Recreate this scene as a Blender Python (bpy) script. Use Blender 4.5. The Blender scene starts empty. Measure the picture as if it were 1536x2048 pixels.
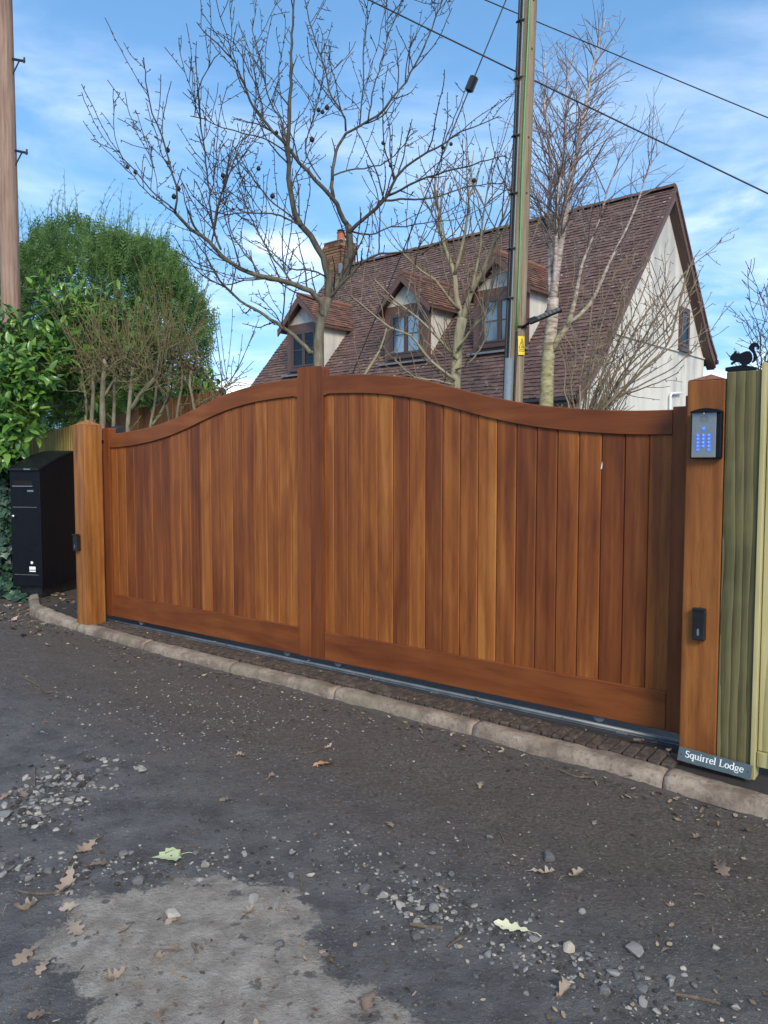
import bpy, math, random
import numpy as np
from mathutils import Vector, Matrix, noise
rad = math.radians
random.seed(7)
SC = bpy.context.scene
COL = SC.collection
# ------------------------------------------------------------------ camera
FPX, HC = 1530.0, 1.5
PITCH = math.atan(94 / 1530.0)
cam = bpy.data.objects.new('camera', bpy.data.cameras.new('camera'))
COL.objects.link(cam)
cam.location = (0, 0, HC)
cam.rotation_euler = (math.pi / 2 - PITCH, 0, 0)
cam.data.sensor_fit = 'VERTICAL'
cam.data.sensor_height = 36
cam.data.sensor_width = 27
cam.data.lens = FPX / 2048 * 36
cam.data.clip_end = 3000
SC.camera = cam
# ------------------------------------------------------------------ light
SUN_EL, SUN_AZ = rad(34), math.atan2(0.22, -0.975)     # azimuth as angle from +Y towards +X
SUN_DIR = Vector((math.sin(SUN_AZ) * math.cos(SUN_EL), math.cos(SUN_AZ) * math.cos(SUN_EL), math.sin(SUN_EL)))
SUN_STRENGTH, SUN_ANGLE, SKY_STRENGTH, EXPOSURE = 1.5, 18, 0.12, 1.08
sun = bpy.data.objects.new('sun', bpy.data.lights.new('sun', 'SUN'))
COL.objects.link(sun)
sun.data.energy = SUN_STRENGTH
sun.data.angle = rad(SUN_ANGLE)
sun.data.color = (1.0, 0.90, 0.74)
sun.rotation_euler = (-SUN_DIR).to_track_quat('-Z', 'Y').to_euler()
W = bpy.data.worlds.new('World')
SC.world = W
W.use_nodes = True


def build_world():
    nt = W.node_tree
    N, L = nt.nodes, nt.links
    N.clear()
    out = N.new('ShaderNodeOutputWorld')
    bg = N.new('ShaderNodeBackground')
    bg.inputs[1].default_value = SKY_STRENGTH
    sky = N.new('ShaderNodeTexSky')
    sky.sky_type = 'NISHITA'
    sky.sun_disc = False
    sky.sun_elevation = SUN_EL
    sky.sun_rotation = SUN_AZ
    sky.air_density = 1.0
    sky.dust_density = 0.4
    sky.ozone_density = 2.5
    tc = N.new('ShaderNodeTexCoord')
    sep = N.new('ShaderNodeSeparateXYZ')
    L.new(tc.outputs['Generated'], sep.inputs[0])
    add = N.new('ShaderNodeMath'); add.operation = 'ADD'; add.inputs[1].default_value = 0.12
    mx = N.new('ShaderNodeMath'); mx.operation = 'MAXIMUM'; mx.inputs[1].default_value = 0.03
    L.new(sep.outputs[2], add.inputs[0]); L.new(add.outputs[0], mx.inputs[0])
    comb = N.new('ShaderNodeCombineXYZ')
    for i in (0, 1):
        d = N.new('ShaderNodeMath'); d.operation = 'DIVIDE'
        L.new(sep.outputs[i], d.inputs[0]); L.new(mx.outputs[0], d.inputs[1]); L.new(d.outputs[0], comb.inputs[i])
    def clouds(scale, stretch, lo, hi, detail, dist, off, rot):
        mp = N.new('ShaderNodeMapping')
        mp.inputs['Scale'].default_value = stretch
        mp.inputs['Location'].default_value = off
        mp.inputs['Rotation'].default_value = (0, 0, rot)
        L.new(comb.outputs[0], mp.inputs[0])
        n = N.new('ShaderNodeTexNoise')
        n.inputs['Scale'].default_value = scale
        n.inputs['Detail'].default_value = detail
        n.inputs['Roughness'].default_value = 0.55
        n.inputs['Distortion'].default_value = dist
        L.new(mp.outputs[0], n.inputs['Vector'])
        r = N.new('ShaderNodeMapRange')
        r.interpolation_type = 'SMOOTHSTEP'
        r.inputs['From Min'].default_value = lo
        r.inputs['From Max'].default_value = hi
        L.new(n.outputs[0], r.inputs['Value'])
        return r
    sv = N.new('ShaderNodeCombineXYZ')
    for i in (0, 1): L.new(sep.outputs[i], sv.inputs[i])
    lift = N.new('ShaderNodeMath'); lift.operation = 'MULTIPLY_ADD'; lift.inputs[1].default_value = 0.75; lift.inputs[2].default_value = 0.22
    L.new(sep.outputs[2], lift.inputs[0]); L.new(lift.outputs[0], sv.inputs[2])
    nv = N.new('ShaderNodeVectorMath'); nv.operation = 'NORMALIZE'
    L.new(sv.outputs[0], nv.inputs[0]); L.new(nv.outputs[0], sky.inputs[0])
    hs = N.new('ShaderNodeHueSaturation')
    hs.inputs['Saturation'].default_value = 1.12
    hs.inputs['Value'].default_value = 1.08
    hs.inputs['Hue'].default_value = 0.492
    L.new(sky.outputs[0], hs.inputs['Color'])
    c1 = clouds(1.1, (1, 1.5, 1), 0.42, 0.80, 8, 0.5, (3.1, 1.7, 0), 0.5)      # thin high veil
    c2 = clouds(0.9, (1, 1.1, 1), 0.51, 0.74, 9, 0.2, (7.35, 2.2, 0), -0.3)     # soft cumulus rags
    m1 = N.new('ShaderNodeMath'); m1.operation = 'MULTIPLY'; m1.inputs[1].default_value = 0.45
    L.new(c1.outputs[0], m1.inputs[0])
    m2 = N.new('ShaderNodeMath'); m2.operation = 'MULTIPLY'; m2.inputs[1].default_value = 0.85
    L.new(c2.outputs[0], m2.inputs[0])
    x1 = N.new('ShaderNodeMix'); x1.data_type = 'RGBA'
    L.new(m1.outputs[0], x1.inputs[0]); L.new(hs.outputs[0], x1.inputs[6])
    x1.inputs[7].default_value = (6.0, 6.6, 7.6, 1)
    x2 = N.new('ShaderNodeMix'); x2.data_type = 'RGBA'
    L.new(m2.outputs[0], x2.inputs[0]); L.new(x1.outputs[2], x2.inputs[6])
    x2.inputs[7].default_value = (7.6, 7.8, 8.2, 1)
    L.new(x2.outputs[2], bg.inputs[0])
    L.new(bg.outputs[0], out.inputs[0])


build_world()
SC.view_settings.view_transform = 'Standard'
SC.view_settings.look = 'None'
SC.view_settings.exposure = EXPOSURE
SC.view_settings.gamma = 1
SC.view_settings.use_curve_mapping = False
SC.render.resolution_x, SC.render.resolution_y = 768, 1024

# ------------------------------------------------------------------ pixels to world
CF = Vector((0, math.cos(PITCH), -math.sin(PITCH)))
CU = Vector((0, math.sin(PITCH), math.cos(PITCH)))
CC = Vector((0, 0, HC))


def ray(x, y):
    return CF + Vector((1, 0, 0)) * ((x - 768) / FPX) + CU * ((1024 - y) / FPX)


def onz(x, y, z=0.0):
    d = ray(x, y)
    return CC + d * ((z - HC) / d.z)


def at(x, y, Y):
    d = ray(x, y)
    return CC + d * (Y / d.y)


def onplane(x, y, p, n):
    d = ray(x, y)
    return CC + d * ((p - CC).dot(n) / d.dot(n))


APRON = 0.08
GORI = Vector((1.4324, 3.6406, 0))            # front left foot of the right gate post
GANG = math.atan2(-0.6087, 0.7934)
GM = Matrix.Translation(GORI) @ Matrix.Rotation(GANG, 4, 'Z')     # x right along the gate, -y to the lane


def gpt(x, y, z):
    return GM @ Vector((x, y, z))


# ------------------------------------------------------------------ mesh helpers
class MB:
    def __init__(s):
        s.v, s.f, s.rnd, s.mi = [], [], [], []

    def add(s, vs, fs, r=None, mi=0):
        o = len(s.v)
        s.v.extend([tuple(v) for v in vs])
        s.f.extend([tuple(i + o for i in f) for f in fs])
        r = random.random() if r is None else r
        s.rnd.extend([r] * len(vs))
        s.mi.extend([mi] * len(fs))

    def box(s, x0, x1, y0, y1, z0, z1, c=0.0, r=None, M=None):
        if c <= 0:
            vs = [(x, y, z) for z in (z0, z1) for y in (y0, y1) for x in (x0, x1)]
            fs = [(0, 2, 3, 1), (4, 5, 7, 6), (0, 1, 5, 4), (2, 6, 7, 3), (0, 4, 6, 2), (1, 3, 7, 5)]
        else:
            vs, idx = [], {}
            X, Y, Z = (x0, x1), (y0, y1), (z0, z1)
            for i in (0, 1):
                for j in (0, 1):
                    for k in (0, 1):
                        sx, sy, sz = (1, -1)[i] * c, (1, -1)[j] * c, (1, -1)[k] * c
                        idx[i, j, k] = len(vs)
                        vs += [(X[i], Y[j] + sy, Z[k] + sz), (X[i] + sx, Y[j], Z[k] + sz), (X[i] + sx, Y[j] + sy, Z[k])]
            g = lambda i, j, k, a: idx[i, j, k] + a
            fs = []
            for i in (0, 1):
                q = [g(i, 0, 0, 0), g(i, 1, 0, 0), g(i, 1, 1, 0), g(i, 0, 1, 0)]
                fs.append(tuple(q if i else q[::-1]))
                q = [g(0, i, 0, 1), g(0, i, 1, 1), g(1, i, 1, 1), g(1, i, 0, 1)]
                fs.append(tuple(q if i else q[::-1]))
                q = [g(0, 0, i, 2), g(1, 0, i, 2), g(1, 1, i, 2), g(0, 1, i, 2)]
                fs.append(tuple(q if i else q[::-1]))
            for a in (0, 1):
                for b in (0, 1):
                    q = [g(0, a, b, 1), g(1, a, b, 1), g(1, a, b, 2), g(0, a, b, 2)]
                    fs.append(tuple(q if (a + b) % 2 else q[::-1]))
                    q = [g(a, 0, b, 0), g(a, 1, b, 0), g(a, 1, b, 2), g(a, 0, b, 2)]
                    fs.append(tuple(q if (a + b) % 2 == 0 else q[::-1]))
                    q = [g(a, b, 0, 0), g(a, b, 1, 0), g(a, b, 1, 1), g(a, b, 0, 1)]
                    fs.append(tuple(q if (a + b) % 2 else q[::-1]))
            for i in (0, 1):
                for j in (0, 1):
                    for k in (0, 1):
                        t = (g(i, j, k, 0), g(i, j, k, 1), g(i, j, k, 2))
                        fs.append(t if (i + j + k) % 2 else t[::-1])
        if M is not None:
            vs = [M @ Vector(v) for v in vs]
        s.add(vs, fs, r)

    def tube(s, pts, rads, n=6, cap=True, r=None):
        pts = [Vector(p) for p in pts]
        if not hasattr(rads, '__len__'):
            rads = [rads] * len(pts)
        vs, fs = [], []
        ref = None
        m = len(pts)
        for i in range(m):
            t = (pts[min(i + 1, m - 1)] - pts[max(i - 1, 0)])
            if t.length < 1e-9:
                t = Vector((0, 0, 1))
            t.normalize()
            if ref is None:
                ref = Vector((1, 0, 0)) if abs(t.x) < 0.8 else Vector((0, 1, 0))
            a = ref - t * ref.dot(t)
            if a.length < 1e-6:
                a = t.orthogonal()
            a.normalize()
            ref = a
            b = t.cross(a)
            for k in range(n):
                an = 2 * math.pi * k / n
                vs.append(pts[i] + (a * math.cos(an) + b * math.sin(an)) * rads[i])
        for i in range(m - 1):
            for k in range(n):
                k2 = (k + 1) % n
                fs.append((i * n + k, i * n + k2, (i + 1) * n + k2, (i + 1) * n + k))
        if cap:
            fs.append(tuple(range(n))[::-1])
            fs.append(tuple(range((m - 1) * n, m * n)))
        s.add(vs, fs, r)

    def prism(s, poly, y0, y1, r=None, M=None):
        """polygon in x,z extruded along y; poly counter-clockwise seen from -y"""
        n = len(poly)
        vs = [Vector((p[0], y0, p[1])) for p in poly] + [Vector((p[0], y1, p[1])) for p in poly]
        fs = [tuple(range(n)), tuple(range(n, 2 * n))[::-1]]
        for i in range(n):
            j = (i + 1) % n
            fs.append((i, i + n, j + n, j))
        if M is not None:
            vs = [M @ v for v in vs]
        s.add(vs, fs, r)

    def mesh(s, name, mats, smooth=False, attr=False):
        me = bpy.data.meshes.new(name)
        me.from_pydata(s.v, [], s.f)
        for m in (mats if isinstance(mats, (list, tuple)) else [mats]):
            me.materials.append(MAT[m])
        if attr:
            a = me.attributes.new('rnd', 'FLOAT', 'POINT')
            a.data.foreach_set('value', s.rnd)
        if any(s.mi):
            me.polygons.foreach_set('material_index', s.mi)
        if smooth:
            me.polygons.foreach_set('use_smooth', [True] * len(me.polygons))
        me.update()
        return me

    def build(s, name, mat, parent=None, smooth=False, attr=False):
        return link(name, s.mesh(name, mat, smooth, attr), parent)


def link(name, me, parent=None, M=None):
    o = bpy.data.objects.new(name, me)
    COL.objects.link(o)
    if parent is not None:
        o.parent = parent
    if M is not None:
        o.matrix_world = M
    return o


def tag(o, label=None, cat=None, group=None, kind=None):
    if label: o['label'] = label
    if cat: o['category'] = cat
    if group: o['group'] = group
    if kind: o['kind'] = kind
    return o


def thing(name, label, cat, M=None, group=None):
    o = bpy.data.objects.new(name, None)
    o.empty_display_size = 0.1
    COL.objects.link(o)
    if M is not None:
        o.matrix_world = M
    return tag(o, label, cat, group)


def boxpart(name, mat, parent, *a, c=0.0, **k):
    m = MB(); m.box(*a, c=c, **k)
    return m.build(name, mat, parent)


def bevel(o, w, seg=2):
    b = o.modifiers.new('bevel', 'BEVEL')
    b.width = w; b.segments = seg; b.limit_method = 'ANGLE'; b.angle_limit = rad(35)
    return o


def spline(pts, step=0.08):
    """Catmull-Rom through 3D points"""
    P = [Vector(p) for p in pts]
    P = [P[0] * 2 - P[1]] + P + [P[-1] * 2 - P[-2]]
    out = []
    for i in range(1, len(P) - 2):
        n = max(1, int((P[i + 1] - P[i]).length / step))
        for k in range(n):
            t = k / n
            a, b, c, d = P[i - 1], P[i], P[i + 1], P[i + 2]
            out.append(0.5 * ((2 * b) + (c - a) * t + (2 * a - 5 * b + 4 * c - d) * t * t + (3 * b - a - 3 * c + d) * t ** 3))
    out.append(P[-2])
    return out


# ------------------------------------------------------------------ materials
MAT = {}


class NT:
    def __init__(s, name, rough=0.6, spec=0.5):
        m = bpy.data.materials.new(name); m.use_nodes = True
        MAT[name] = m
        s.m, s.nt = m, m.node_tree
        s.N, s.L = s.nt.nodes, s.nt.links
        s.b = s.N['Principled BSDF']
        s.b.inputs['Roughness'].default_value = rough
        s.b.inputs['Specular IOR Level'].default_value = spec
        s.tc = s.N.new('ShaderNodeTexCoord')

    def inp(s, sock, v):
        if isinstance(v, bpy.types.NodeSocket):
            s.L.new(v, sock)
        elif hasattr(v, '__len__'):
            sock.default_value = tuple(v) + ((1,) if len(v) == 3 and sock.type == 'RGBA' else ())
        else:
            sock.default_value = v

    def math(s, op, a, b=0.0, clamp=False):
        n = s.N.new('ShaderNodeMath'); n.operation = op; n.use_clamp = clamp
        s.inp(n.inputs[0], a); s.inp(n.inputs[1], b)
        return n.outputs[0]

    def vec(s, scale=(1, 1, 1), coord='Object', off=None, loc=(0, 0, 0), rot=(0, 0, 0)):
        src = s.tc.outputs[coord]
        if off is not None:
            a = s.N.new('ShaderNodeVectorMath'); a.operation = 'ADD'
            s.L.new(src, a.inputs[0]); s.L.new(off, a.inputs[1]); src = a.outputs[0]
        m = s.N.new('ShaderNodeMapping')
        m.inputs['Scale'].default_value = scale
        m.inputs['Location'].default_value = loc
        m.inputs['Rotation'].default_value = rot
        s.L.new(src, m.inputs[0])
        return m.outputs[0]

    def noise(s, v, scale=5, detail=4, rough=0.55, dist=0.0):
        n = s.N.new('ShaderNodeTexNoise')
        s.inp(n.inputs['Vector'], v)
        n.inputs['Scale'].default_value = scale
        n.inputs['Detail'].default_value = detail
        n.inputs['Roughness'].default_value = rough
        n.inputs['Distortion'].default_value = dist
        return n.outputs[0]

    def voro(s, v, scale, feature='F1', out=0, randomness=1):
        n = s.N.new('ShaderNodeTexVoronoi'); n.feature = feature
        s.inp(n.inputs['Vector'], v)
        n.inputs['Scale'].default_value = scale
        n.inputs['Randomness'].default_value = randomness
        return n.outputs[out]

    def rng(s, v, a, b, c=0.0, d=1.0, smooth=True):
        n = s.N.new('ShaderNodeMapRange')
        n.interpolation_type = 'SMOOTHSTEP' if smooth else 'LINEAR'
        s.inp(n.inputs['Value'], v)
        n.inputs['From Min'].default_value = a; n.inputs['From Max'].default_value = b
        n.inputs['To Min'].default_value = c; n.inputs['To Max'].default_value = d
        return n.outputs[0]

    def mix(s, f, a, b, mode='MIX'):
        n = s.N.new('ShaderNodeMix'); n.data_type = 'RGBA'; n.blend_type = mode
        s.inp(n.inputs[0], f); s.inp(n.inputs[6], a); s.inp(n.inputs[7], b)
        return n.outputs[2]

    def ramp(s, f, stops):
        n = s.N.new('ShaderNodeValToRGB')
        e = n.color_ramp.elements
        while len(e) < len(stops):
            e.new(0.5)
        for el, (p, c) in zip(e, stops):
            el.position = p; el.color = tuple(c) + (1,)
        s.inp(n.inputs[0], f)
        return n.outputs[0]

    def objrnd(s):
        n = s.N.new('ShaderNodeObjectInfo')
        return n.outputs['Random']

    def attr(s, name):
        n = s.N.new('ShaderNodeAttribute'); n.attribute_name = name
        return n.outputs['Fac']

    def rndoff(s, k=37.0):
        c = s.N.new('ShaderNodeCombineXYZ')
        r = s.objrnd()
        for i, q in enumerate((k, k * 1.7, k * 0.6)):
            s.L.new(s.math('MULTIPLY', r, q), c.inputs[i])
        return c.outputs[0]

    def color(s, c): s.inp(s.b.inputs['Base Color'], c); return s

    def rough(s, c): s.inp(s.b.inputs['Roughness'], c); return s

    def bump(s, h, strength=0.3, dist=0.01):
        n = s.N.new('ShaderNodeBump')
        n.inputs['Strength'].default_value = strength
        n.inputs['Distance'].default_value = dist
        s.inp(n.inputs['Height'], h)
        s.L.new(n.outputs[0], s.b.inputs['Normal'])
        return s


def hardwood(name, axis, pal, rough=0.42, vary=1.0):
    """oiled hardwood; grain runs along the object axis given"""
    t = NT(name, rough, 0.20)
    long, short = 0.8, 9.0
    sc = [short] * 3; sc[axis] = long
    off = t.rndoff()
    v = t.vec(tuple(sc), off=off)
    grain = t.noise(v, 3.2, 8, 0.68, 0.9)
    sc2 = [26.0] * 3; sc2[axis] = 1.1
    pores = t.noise(t.vec(tuple(sc2), off=off), 5, 4, 0.7, 0.3)
    sc3 = [4.5] * 3; sc3[axis] = 0.75
    broad = t.noise(t.vec(tuple(sc3), off=off), 1.4, 3, 0.5, 0.9)
    sc4 = [3.2] * 3; sc4[axis] = 0.32
    n = t.N.new('ShaderNodeTexWave')
    n.bands_direction = 'X'; n.wave_profile = 'SIN'
    n.inputs['Scale'].default_value = 2.6; n.inputs['Distortion'].default_value = 7.0
    n.inputs['Detail'].default_value = 3; n.inputs['Detail Scale'].default_value = 0.9
    t.L.new(t.vec(tuple(sc4), off=off), n.inputs['Vector'])
    f = t.math('ADD', t.math('MULTIPLY', grain, 0.27), t.math('MULTIPLY', n.outputs[0], 0.05))
    wr = t.N.new('ShaderNodeTexWave'); wr.wave_type = 'RINGS'; wr.rings_direction = 'SPHERICAL'
    wr.inputs['Scale'].default_value = 1.1; wr.inputs['Distortion'].default_value = 3.5
    wr.inputs['Detail'].default_value = 3; wr.inputs['Detail Scale'].default_value = 1.2
    sc5 = [7.0] * 3; sc5[axis] = 0.9
    t.L.new(t.vec(tuple(sc5), off=off), wr.inputs['Vector'])
    f = t.math('ADD', f, t.math('MULTIPLY', t.math('SUBTRACT', wr.outputs[0], 0.5), 0.085))
    f = t.math('ADD', f, t.math('MULTIPLY', broad, 0.68))
    f = t.math('ADD', f, t.math('MULTIPLY', t.math('SUBTRACT', t.objrnd(), 0.5), 0.34 * vary))
    col = t.ramp(f, [(0.26, pal[0]), (0.44, pal[1]), (0.60, pal[2]), (0.80, pal[3])])
    col = t.mix(t.rng(pores, 0.55, 0.66, 0, 0.38), col, tuple(c * 0.60 for c in pal[0]))
    t.color(col)
    t.rough(t.rng(grain, 0.3, 0.7, rough - 0.07, rough + 0.13))
    t.bump(t.math('ADD', grain, t.math('MULTIPLY', pores, 0.6)), 0.12, 0.004)
    return t


IROKO = [(0.112, 0.031, 0.011), (0.180, 0.053, 0.015), (0.260, 0.084, 0.020), (0.37, 0.145, 0.033)]
RAIL = [(0.115, 0.031, 0.011), (0.165, 0.047, 0.014), (0.215, 0.065, 0.018), (0.27, 0.092, 0.025)]
POSTW = [(0.13, 0.045, 0.013), (0.24, 0.09, 0.024), (0.36, 0.145, 0.036), (0.46, 0.21, 0.058)]
hardwood('board_wood', 2, IROKO, 0.40, 0.85)
hardwood('rail_wood', 0, RAIL, 0.42, 0.5)
hardwood('stile_wood', 2, RAIL, 0.42, 0.6)
hardwood('post_wood', 2, POSTW, 0.45, 0.0)
hardwood('post_wood_shaded', 2, [(0.105, 0.034, 0.011), (0.185, 0.064, 0.018), (0.27, 0.100, 0.026), (0.37, 0.155, 0.038)], 0.45, 0.0)  # same timber as the left post, darkened to paint in the right post's shade


def softwood(name, pal, axis=2, rough=0.75, vary=1.0):
    t = NT(name, rough, 0.3)
    off = t.rndoff(23)
    sc = [9.5] * 3; sc[axis] = 0.75
    v = t.vec(tuple(sc), off=off)
    w = t.N.new('ShaderNodeTexWave'); w.wave_type = 'RINGS'; w.rings_direction = 'SPHERICAL'
    w.inputs['Scale'].default_value = 1.5; w.inputs['Distortion'].default_value = 7.0; w.wave_profile = 'SAW'
    w.inputs['Detail'].default_value = 4; w.inputs['Detail Scale'].default_value = 0.6
    t.L.new(v, w.inputs['Vector'])
    sc2 = [30.0] * 3; sc2[axis] = 1.2
    fine = t.noise(t.vec(tuple(sc2), off=off), 4, 4, 0.6)
    kn = t.voro(t.vec((5.5, 5.5, 1.7) if axis == 2 else (1.7, 5.5, 5.5), off=off), 1.0, 'F1', 0)
    big = t.noise(t.vec((1.5, 1.5, 1.5), off=off), 1.6, 3)
    f = t.math('ADD', t.math('MULTIPLY', w.outputs[0], 0.28), t.math('MULTIPLY', fine, 0.30))
    f = t.math('ADD', f, t.math('MULTIPLY', big, 0.42))
    f = t.math('ADD', f, t.math('MULTIPLY', t.math('SUBTRACT', t.objrnd(), 0.5), 0.25 * vary))
    col = t.ramp(f, [(0.30, pal[0]), (0.47, pal[1]), (0.68, pal[2])])
    col = t.mix(t.rng(kn, 0.10, 0.03, 0, 0.8), col, tuple(c * 0.35 for c in pal[0]))
    t.color(col)
    t.bump(t.math('ADD', w.outputs[0], fine), 0.25, 0.004)
    return t


softwood('green_timber', [(0.030, 0.027, 0.011), (0.085, 0.076, 0.031), (0.175, 0.150, 0.063)])
softwood('pale_timber', [(0.22, 0.19, 0.075), (0.36, 0.315, 0.14), (0.47, 0.415, 0.20)])
softwood('old_fence', [(0.20, 0.14, 0.040), (0.38, 0.29, 0.085), (0.50, 0.42, 0.13)], vary=1.4)
softwood('red_fence', [(0.12, 0.05, 0.022), (0.22, 0.10, 0.042), (0.30, 0.16, 0.06)], vary=1.2)


def polewood(name, pal, green=0.0):
    t = NT(name, 0.85, 0.2)
    v = t.vec((14, 14, 0.55))
    g = t.noise(v, 2.2, 7, 0.65, 0.2)
    b = t.noise(t.vec((1.5, 1.5, 0.7)), 1.3, 4)
    col = t.ramp(t.math('ADD', t.math('MULTIPLY', g, 0.65), t.math('MULTIPLY', b, 0.35)),
                 [(0.33, pal[0]), (0.5, pal[1]), (0.68, pal[2])])
    cr = t.noise(t.vec((40, 40, 0.9)), 1.5, 4, 0.7)
    col = t.mix(t.rng(cr, 0.58, 0.68, 0, 0.6), col, tuple(c * 0.4 for c in pal[0]))
    if green:
        s = t.N.new('ShaderNodeSeparateXYZ'); t.L.new(t.tc.outputs['Normal'], s.inputs[0])
        side = t.rng(t.math('ADD', s.outputs[0], t.math('MULTIPLY', t.math('SUBTRACT', b, 0.5), 1.2)), 0.25, -0.7, 0, green)
        col = t.mix(side, col, (0.105, 0.125, 0.045))
    t.color(col).bump(t.math('ADD', g, cr), 0.5, 0.01)


polewood('pole_wood', [(0.12, 0.085, 0.055), (0.25, 0.19, 0.125), (0.36, 0.29, 0.20)], 0.3)
polewood('pole_wood_pink', [(0.15, 0.088, 0.062), (0.29, 0.19, 0.14), (0.40, 0.29, 0.22)])


def plain(name, col, rough=0.5, metal=0.0, spec=0.5, var=0.12, scale=14, bump=0.05):
    t = NT(name, rough, spec)
    t.b.inputs['Metallic'].default_value = metal
    n = t.noise(t.vec(), scale, 5, 0.6)
    t.color(t.mix(n, tuple(c * (1 - var) for c in col), tuple(min(1, c * (1 + var)) for c in col)))
    t.rough(t.rng(n, 0.3, 0.7, max(0.02, rough - 0.08), min(1, rough + 0.1)))
    if bump: t.bump(n, bump, 0.003)
    return t


plain('black_metal', (0.004, 0.0045, 0.007), 0.42, var=0.25, spec=0.22)
plain('black_lid', (0.008, 0.010, 0.010), 0.42, var=0.25, spec=0.4)
plain('black_plastic', (0.012, 0.012, 0.013), 0.3, var=0.3)
plain('hole', (0.002, 0.002, 0.002), 0.9)
plain('steel', (0.27, 0.28, 0.27), 0.42, 0.7, var=0.2)
plain('galvanised', (0.20, 0.215, 0.22), 0.5, 0.5, var=0.45, scale=9)
plain('chrome', (0.75, 0.75, 0.75), 0.15, 1.0)
plain('white_paint', (0.78, 0.78, 0.76), 0.4)
plain('sign_letters', (0.72, 0.74, 0.70), 0.6, var=0.06)
plain('yellow_sign', (0.78, 0.55, 0.02), 0.4, var=0.06)
plain('black_print', (0.015, 0.015, 0.015), 0.5)
plain('cable_black', (0.014, 0.015, 0.018), 0.55)
plain('cable_green', (0.10, 0.30, 0.10), 0.45)
plain('conduit_grey', (0.17, 0.20, 0.215), 0.5, 0.1, var=0.2)
plain('led_cell', (0.12, 0.125, 0.12), 0.3, 0.2)
plain('terracotta', (0.36, 0.11, 0.045), 0.75)
plain('lead', (0.19, 0.21, 0.23), 0.6, 0.1, var=0.25)
plain('brown_paint', (0.125, 0.066, 0.048), 0.5, var=0.25)
plain('brown_frame', (0.080, 0.048, 0.040), 0.42, var=0.2)
plain('gutter', (0.018, 0.018, 0.020), 0.4)
plain('curtain', (0.84, 0.86, 0.84), 0.9, var=0.2, scale=9)
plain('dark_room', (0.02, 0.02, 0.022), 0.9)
plain('fruit', (0.018, 0.011, 0.008), 0.8)
plain('white_pipe', (0.72, 0.72, 0.70), 0.45)
plain('clip_metal', (0.05, 0.05, 0.05), 0.5, 0.5)
t = plain('slate', (0.060, 0.085, 0.098), 0.62, var=0.3, scale=22, bump=0.25)


def lit(name, col, e):
    t = NT(name, 0.3)
    t.color(col)
    t.b.inputs['Emission Color'].default_value = tuple(col) + (1,)
    t.b.inputs['Emission Strength'].default_value = e


lit('blue_ring', (0.015, 0.08, 0.85), 0.9)
lit('blue_key', (0.10, 0.22, 0.72), 0.35)


def glass(name):
    t = NT(name, 0.04)
    g = t.N.new('ShaderNodeBsdfGlossy'); g.inputs['Roughness'].default_value = 0.03
    g.inputs['Color'].default_value = (0.95, 0.97, 1, 1)
    tr = t.N.new('ShaderNodeBsdfTransparent'); tr.inputs[0].default_value = (0.86, 0.90, 0.90, 1)
    fr = t.N.new('ShaderNodeFresnel'); fr.inputs[0].default_value = 1.5
    mx = t.N.new('ShaderNodeMixShader')
    t.L.new(fr.outputs[0], mx.inputs[0]); t.L.new(tr.outputs[0], mx.inputs[1]); t.L.new(g.outputs[0], mx.inputs[2])
    t.L.new(mx.outputs[0], t.N['Material Output'].inputs[0])


glass('window_glass')


def m_render():
    t = NT('render_wall', 0.9, 0.2)
    streak = t.noise(t.vec((1.6, 1.6, 0.22)), 1.6, 6, 0.62)
    blot = t.noise(t.vec(), 0.55, 5, 0.6)
    d = t.rng(t.math('ADD', t.math('MULTIPLY', streak, 0.6), t.math('MULTIPLY', blot, 0.5)), 0.44, 0.68)
    col = t.mix(t.math('MULTIPLY', d, 0.85), (0.70, 0.65, 0.55), (0.40, 0.39, 0.365))
    t.color(col)
    t.bump(t.noise(t.vec(), 60, 4, 0.7), 0.35, 0.01)


m_render()


def m_tile():
    t = NT('roof_tile', 0.85, 0.25)
    r = t.attr('rnd')
    b = t.noise(t.vec(), 0.6, 4)
    n = t.noise(t.vec(), 18, 4, 0.6)
    f = t.math('ADD', t.math('MULTIPLY', r, 0.55), t.math('ADD', t.math('MULTIPLY', b, 0.35), t.math('MULTIPLY', n, 0.15)))
    col = t.ramp(f, [(0.15, (0.092, 0.060, 0.053)), (0.5, (0.135, 0.083, 0.070)), (0.8, (0.170, 0.105, 0.086)), (0.98, (0.22, 0.125, 0.092))])
    li = t.noise(t.vec(loc=(3, 1, 9)), 13, 3, 0.6)
    li2 = t.noise(t.vec(), 0.35, 3)
    col = t.mix(t.math('MULTIPLY', t.rng(li, 0.635, 0.68), t.rng(li2, 0.36, 0.56)), col, (0.42, 0.40, 0.36))
    t.color(col).bump(n, 0.4, 0.006)


m_tile()


def m_tile_red():
    t = NT('dormer_tile', 0.85, 0.25)
    r = t.attr('rnd')
    n = t.noise(t.vec(), 8, 4, 0.6)
    t.color(t.ramp(t.math('ADD', t.math('MULTIPLY', r, 0.6), t.math('MULTIPLY', n, 0.4)),
                   [(0.2, (0.105, 0.062, 0.050)), (0.55, (0.165, 0.088, 0.065)), (0.9, (0.25, 0.115, 0.075))])).bump(n, 0.4, 0.006)


m_tile_red()


def m_brick():
    t = NT('chimney_brick', 0.9, 0.2)
    t.color(t.ramp(t.math('ADD', t.math('MULTIPLY', t.attr('rnd'), 0.7), t.math('MULTIPLY', t.noise(t.vec(), 7, 4), 0.3)),
                   [(0.15, (0.10, 0.058, 0.040)), (0.5, (0.20, 0.105, 0.060)), (0.9, (0.29, 0.18, 0.095))]))
    t.bump(t.noise(t.vec(), 40, 3), 0.3, 0.005)


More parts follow.
